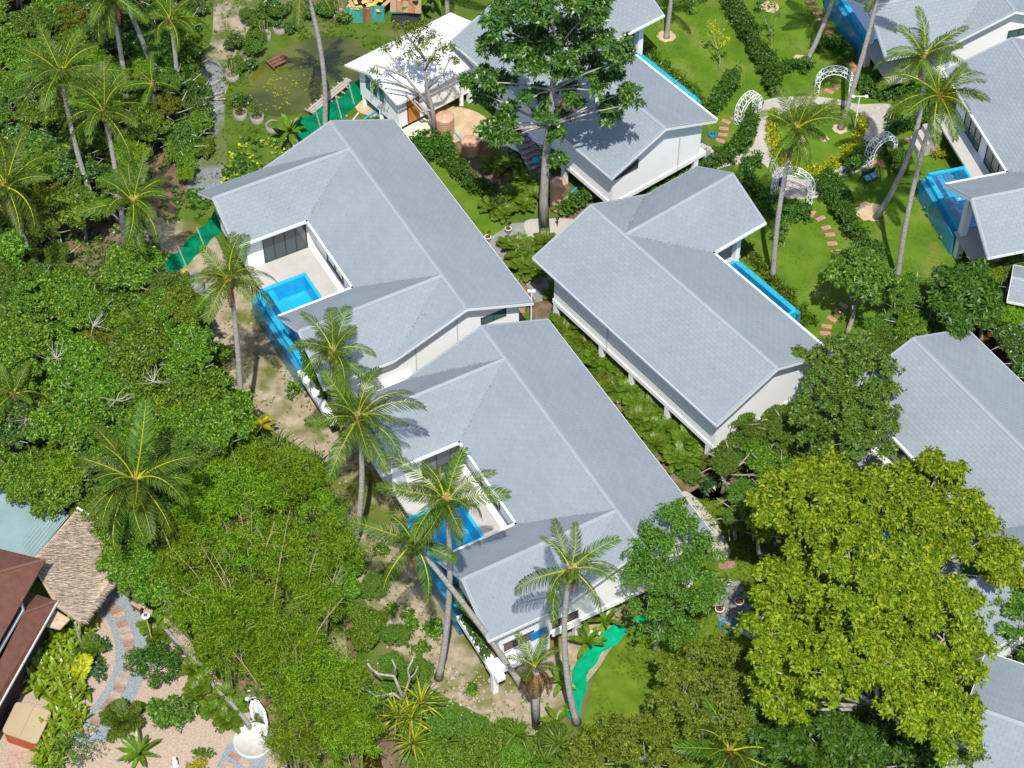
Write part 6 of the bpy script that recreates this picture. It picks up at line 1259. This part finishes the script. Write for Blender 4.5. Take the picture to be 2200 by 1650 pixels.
# green metal roof
q=[gp(*p) for p in ((-60,940,3.0),(20,1000,3.0),(148,1108,3.0),(74,1198,2.6),(-60,1165,2.6),(-120,1040,2.8))]; b=q[2]; off3=Vector((b.x,b.y,0)); rt=thing('metal_roof_shed','shed with a blue-green ribbed metal roof at the left edge','shed',(b.x,b.y,0))
mb=MB(); mb.prism([v-off3-Vector((0,0,.05)) for v in q],(0,0,.05)); rf=mb.build('roof',metal_green,rt)
dr=(q[3]-q[2]); ac=(q[1]-q[2]).normalized()
for i in range(34):
    a=q[2]+ac*(.08+i*.2)-dr*.03; e=a+dr*1.12; mb=MB(); mb.bar(a-off3+Vector((0,0,.02)),e-off3+Vector((0,0,.02)),.035,.05); mb.build('rib',metal_green,rf)
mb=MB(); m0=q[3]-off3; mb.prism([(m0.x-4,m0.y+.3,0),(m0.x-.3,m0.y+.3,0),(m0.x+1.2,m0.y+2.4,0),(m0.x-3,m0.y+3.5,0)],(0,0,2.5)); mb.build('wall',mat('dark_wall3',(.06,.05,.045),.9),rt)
# --- hot tub
q=[gp(x,y,.95) for x,y in ((35,1507),(112,1529),(79,1599),(3,1573))]; c=sum(q,Vector())/4; rt=thing('hot_tub','square hot tub with a tan cover and red wooden sides by the brown house','hot tub',(c.x,c.y,0))
def rounded(q,r=.22,z=0):
    out=[]; n=len(q)
    for i in range(n):
        p=q[i]; a=(q[i-1]-p).normalized(); b=(q[(i+1)%n]-p).normalized()
        for k in range(5): t=k/4; out.append(p+a*r*(1-t)**2+b*r*t**2)
    return [Vector((v.x-c.x,v.y-c.y,z)) for v in out]
mb=MB(); mb.prism([v*.96 for v in rounded(q)],(0,0,.86)); mb.build('tub_side',canvas_red,rt); mb=MB(); mb.prism(rounded(q,.22,.862),(0,0,.10)); o=mb.build('cover',canvas_tan,rt)
e=(q[0]+q[1])/2-c; f=(q[2]+q[3])/2-c; mb=MB(); mb.bar(Vector((e.x,e.y,.964)),Vector((f.x,f.y,.964)),.03,.01); mb.build('cover_seam',mat('seam',(.27,.21,.12),.8),o)
# --- white shower tray and curved wall, low garden wall, statue
c=gp(545,1592); rt=thing('shower_tray','white round shower tray with a curved wall at the end of the garden wall','shower tray',c); mb=MB(); mb.lathe([(0,.06),(.9,.07),(.96,.14),(1.02,.14),(1.03,0)],(0,0,0),32); mb.build('tray',mat('cream_terrazzo',(.44,.43,.39),.6,col2=(.52,.51,.47),scale=3),rt,True)
mb=MB(); P0=[gp(x,y)-c for x,y in ((540,1545),(545,1524),(560,1530),(575,1553),(580,1580),(578,1605))]
for a,b in zip(P0,P0[1:]): quad_wall(mb,a,b,0,1.1,.14)
mb.build('curved_wall',white,rt)
mb=MB(); t=P0[2]; mb.tube([(t.x-.1,t.y-.1,0),(t.x-.1,t.y-.1,1.6),(t.x-.5,t.y-.3,1.75)],.025,6); mb.build('shower_pipe',grey_metal,rt); mb=MB(); mb.lathe([(0,0),(.12,0),(.12,.03),(0,.04)],(t.x-.5,t.y-.3,1.7),12); mb.build('shower_head',grey_metal,rt)
W0=[gp(*p) for p in ((352,1352),(385,1388),(440,1442),(468,1490),(505,1524),(541,1568))]; rt=thing('garden_wall','low pale wall winding between the pink gravel garden and the bamboo','wall',W0[0])
for a,b in zip(W0,W0[1:]): mb=MB(); quad_wall(mb,a-W0[0],b-W0[0],0,.55,.16); mb.build('wall_section',concrete,rt)
c=gp(378,1646); rt=thing('statue','small white garden figure at the bottom edge of the gravel garden','statue',c); mb=MB(); mb.lathe([(0,0),(.16,0),(.17,.1),(.10,.16),(.15,.35),(.12,.55),(.06,.62),(.10,.72),(.08,.84),(0,.88)],(0,0,0),14); mb.build('figure',pot_white,rt,True); mb=MB(); mb.box(-.2,.2,-.2,.2,-.02,.0); mb.build('plinth',concrete,rt)
# --- dead pale tree at the bottom
b=gp(865,1535); rt=thing('dead_tree','dead bleached tree with crooked bare branches above the pandanus','dead tree',b); mb=MB(); yy=b.y
def zz(x,y): p=gy(x,y,yy+random.uniform(-.2,.2)); return p-b
for br,r0_ in (([(866,1535),(866,1500),(858,1480),(846,1452),(812,1448),(797,1436),(790,1426)],.10),([(846,1452),(850,1432),(842,1418)],.06),([(866,1500),(873,1478),(880,1458),(876,1438),(887,1416)],.08),([(880,1458),(892,1446),(897,1432)],.05),([(866,1505),(845,1490),(808,1496),(790,1484),(780,1476)],.08),([(845,1490),(835,1502),(822,1508)],.05)):
    P=[zz(x,y) for x,y in br]; mb.tube(P,[r0_*(1-.6*i/len(P)) for i in range(len(P))],6)
mb.build('branches',barkw_m,rt,True)
# pale debris on the dirt, leaf litter
mb=MB()
for (x,y) in [(random.gauss(1000,40),random.gauss(1480,25)) for _ in range(90)]+[(random.uniform(440,760),random.uniform(560,1180)) for _ in range(160)]+[(random.uniform(780,1160),random.uniform(1180,1520)) for _ in range(140)]+[(random.gauss(810,30),random.gauss(240,15)) for _ in range(40)]:
    p=gp(x,y); s=random.uniform(.02,.075); q=[Vector((p.x+s*random.uniform(.6,1.2)*math.cos(t),p.y+s*random.uniform(.6,1.2)*math.sin(t),0)) for t in (0,1.3,2.5,3.8,5)]; mb.prism(q,(0,0,s*.7))
o=mb.build('rubble',rock_m); o['kind']='stuff'; o['label']='pale stones scattered over the bare dirt'
# ---- labels for look-alikes: say which one by the nearest landmark
LM=[((212,462),'the crown-topped palm trunk at upper left'),((98,592),'the left-edge palm foot'),((519,937),'the upright palm foot'),((345,1235),'the big low palm foot'),((757,1182),'the foot of the middle palm'),((330,600),'the dark green net'),((200,1080),'the thatched roof'),((567,960),'the bright yellow plant'),((418,634),'the concrete well'),((545,1592),'the shower tray'),((335,1445),'the round dark bush'),((1170,503),'the big dark tree trunk'),((1092,500),'the green-planted white pot'),((1150,700),'the white camera post'),((1525,950),'the lower corner of the L-shaped villa'),((1240,1553),'the curved palm foot'),((885,1580),'the pandanus'),((500,168),'the bare ring planter'),((1800,900),'the tree with white branches'),((2100,760),'the right edge roof peak'),((1152,1562),'the dying palm'),((600,130),'the slatted pond platform'),((280,245),'the top left palm foot'),((740,1450),'the brown canal'),((58,1550),'the hot tub'),((165,1475),'the yellowing frond'),((222,1393),'the upper blue-green shrub'),((165,1320),'the thatch corner'),((160,1640),'the wispy shrub'),((100,1400),'the brown roof gutter'),((790,45),'the teal sheets'),((60,760),'the young left-edge palm'),((20,1000),'the green metal roof')]
BASE={'bare_bamboo':'bare arching bamboo stem','bare_branch':'pale bare branch','tree':'bushy thicket tree','bush':'leafy bush','bamboo':'bamboo clump','areca_palm':'small bushy palm','fern_palm':'small feathery palm','weed_bush':'low weed bush','garden_plant':'leafy bank plant','broadleaf_plant':'glossy broad-leaved clump','pandanus':'pandanus head','screw_pine':'stiff-leaved screw pine','bamboo_cane':'dry cane in the heap','scrap_board':'tan scrap board'}
KN={'bamboo_leaf':'feathery ','areca_leaf':'large-leaved ','olive_leaf':'olive ','thicket_leaf':'mid-green ','light_leaf':'pale green ','dark_leaf':'dark green '}
ORD=['nearest','second nearest','third nearest','fourth nearest','fifth nearest','sixth nearest','seventh nearest','eighth nearest','ninth nearest','tenth nearest','eleventh nearest','twelfth nearest','thirteenth nearest','fourteenth nearest','fifteenth nearest','sixteenth nearest','farthest']
bk={}
bpy.context.view_layer.update()
LW=[(gp(*p),n) for p,n in LM]
for o in [o for o in C.objects if o.parent is None and o.get('group')]:
    nm=o.name.split('.')[0]
    if nm not in BASE: continue
    kn=''
    for ch in o.children:
        if ch.name.startswith('crown') or ch.name.startswith('foliage'): kn=KN.get(ch.data.materials[0].name,'')
    l,n=min(LW,key=lambda a:(a[0]-o.location).length); d=o.location-l
    w_=('right of' if d.x>0 else 'left of') if abs(d.x)>abs(d.y) else ('above' if d.y>0 else 'below')
    bk.setdefault((nm,kn,w_,n),[]).append((d.length,o))
for (nm,kn,w_,n),ls in bk.items():
    ls.sort(key=lambda a:a[0])
    for i,(dst,o) in enumerate(ls):
        o['label']=kn+BASE[nm]+', '+ORD[min(i,16)]+' '+w_+' '+n
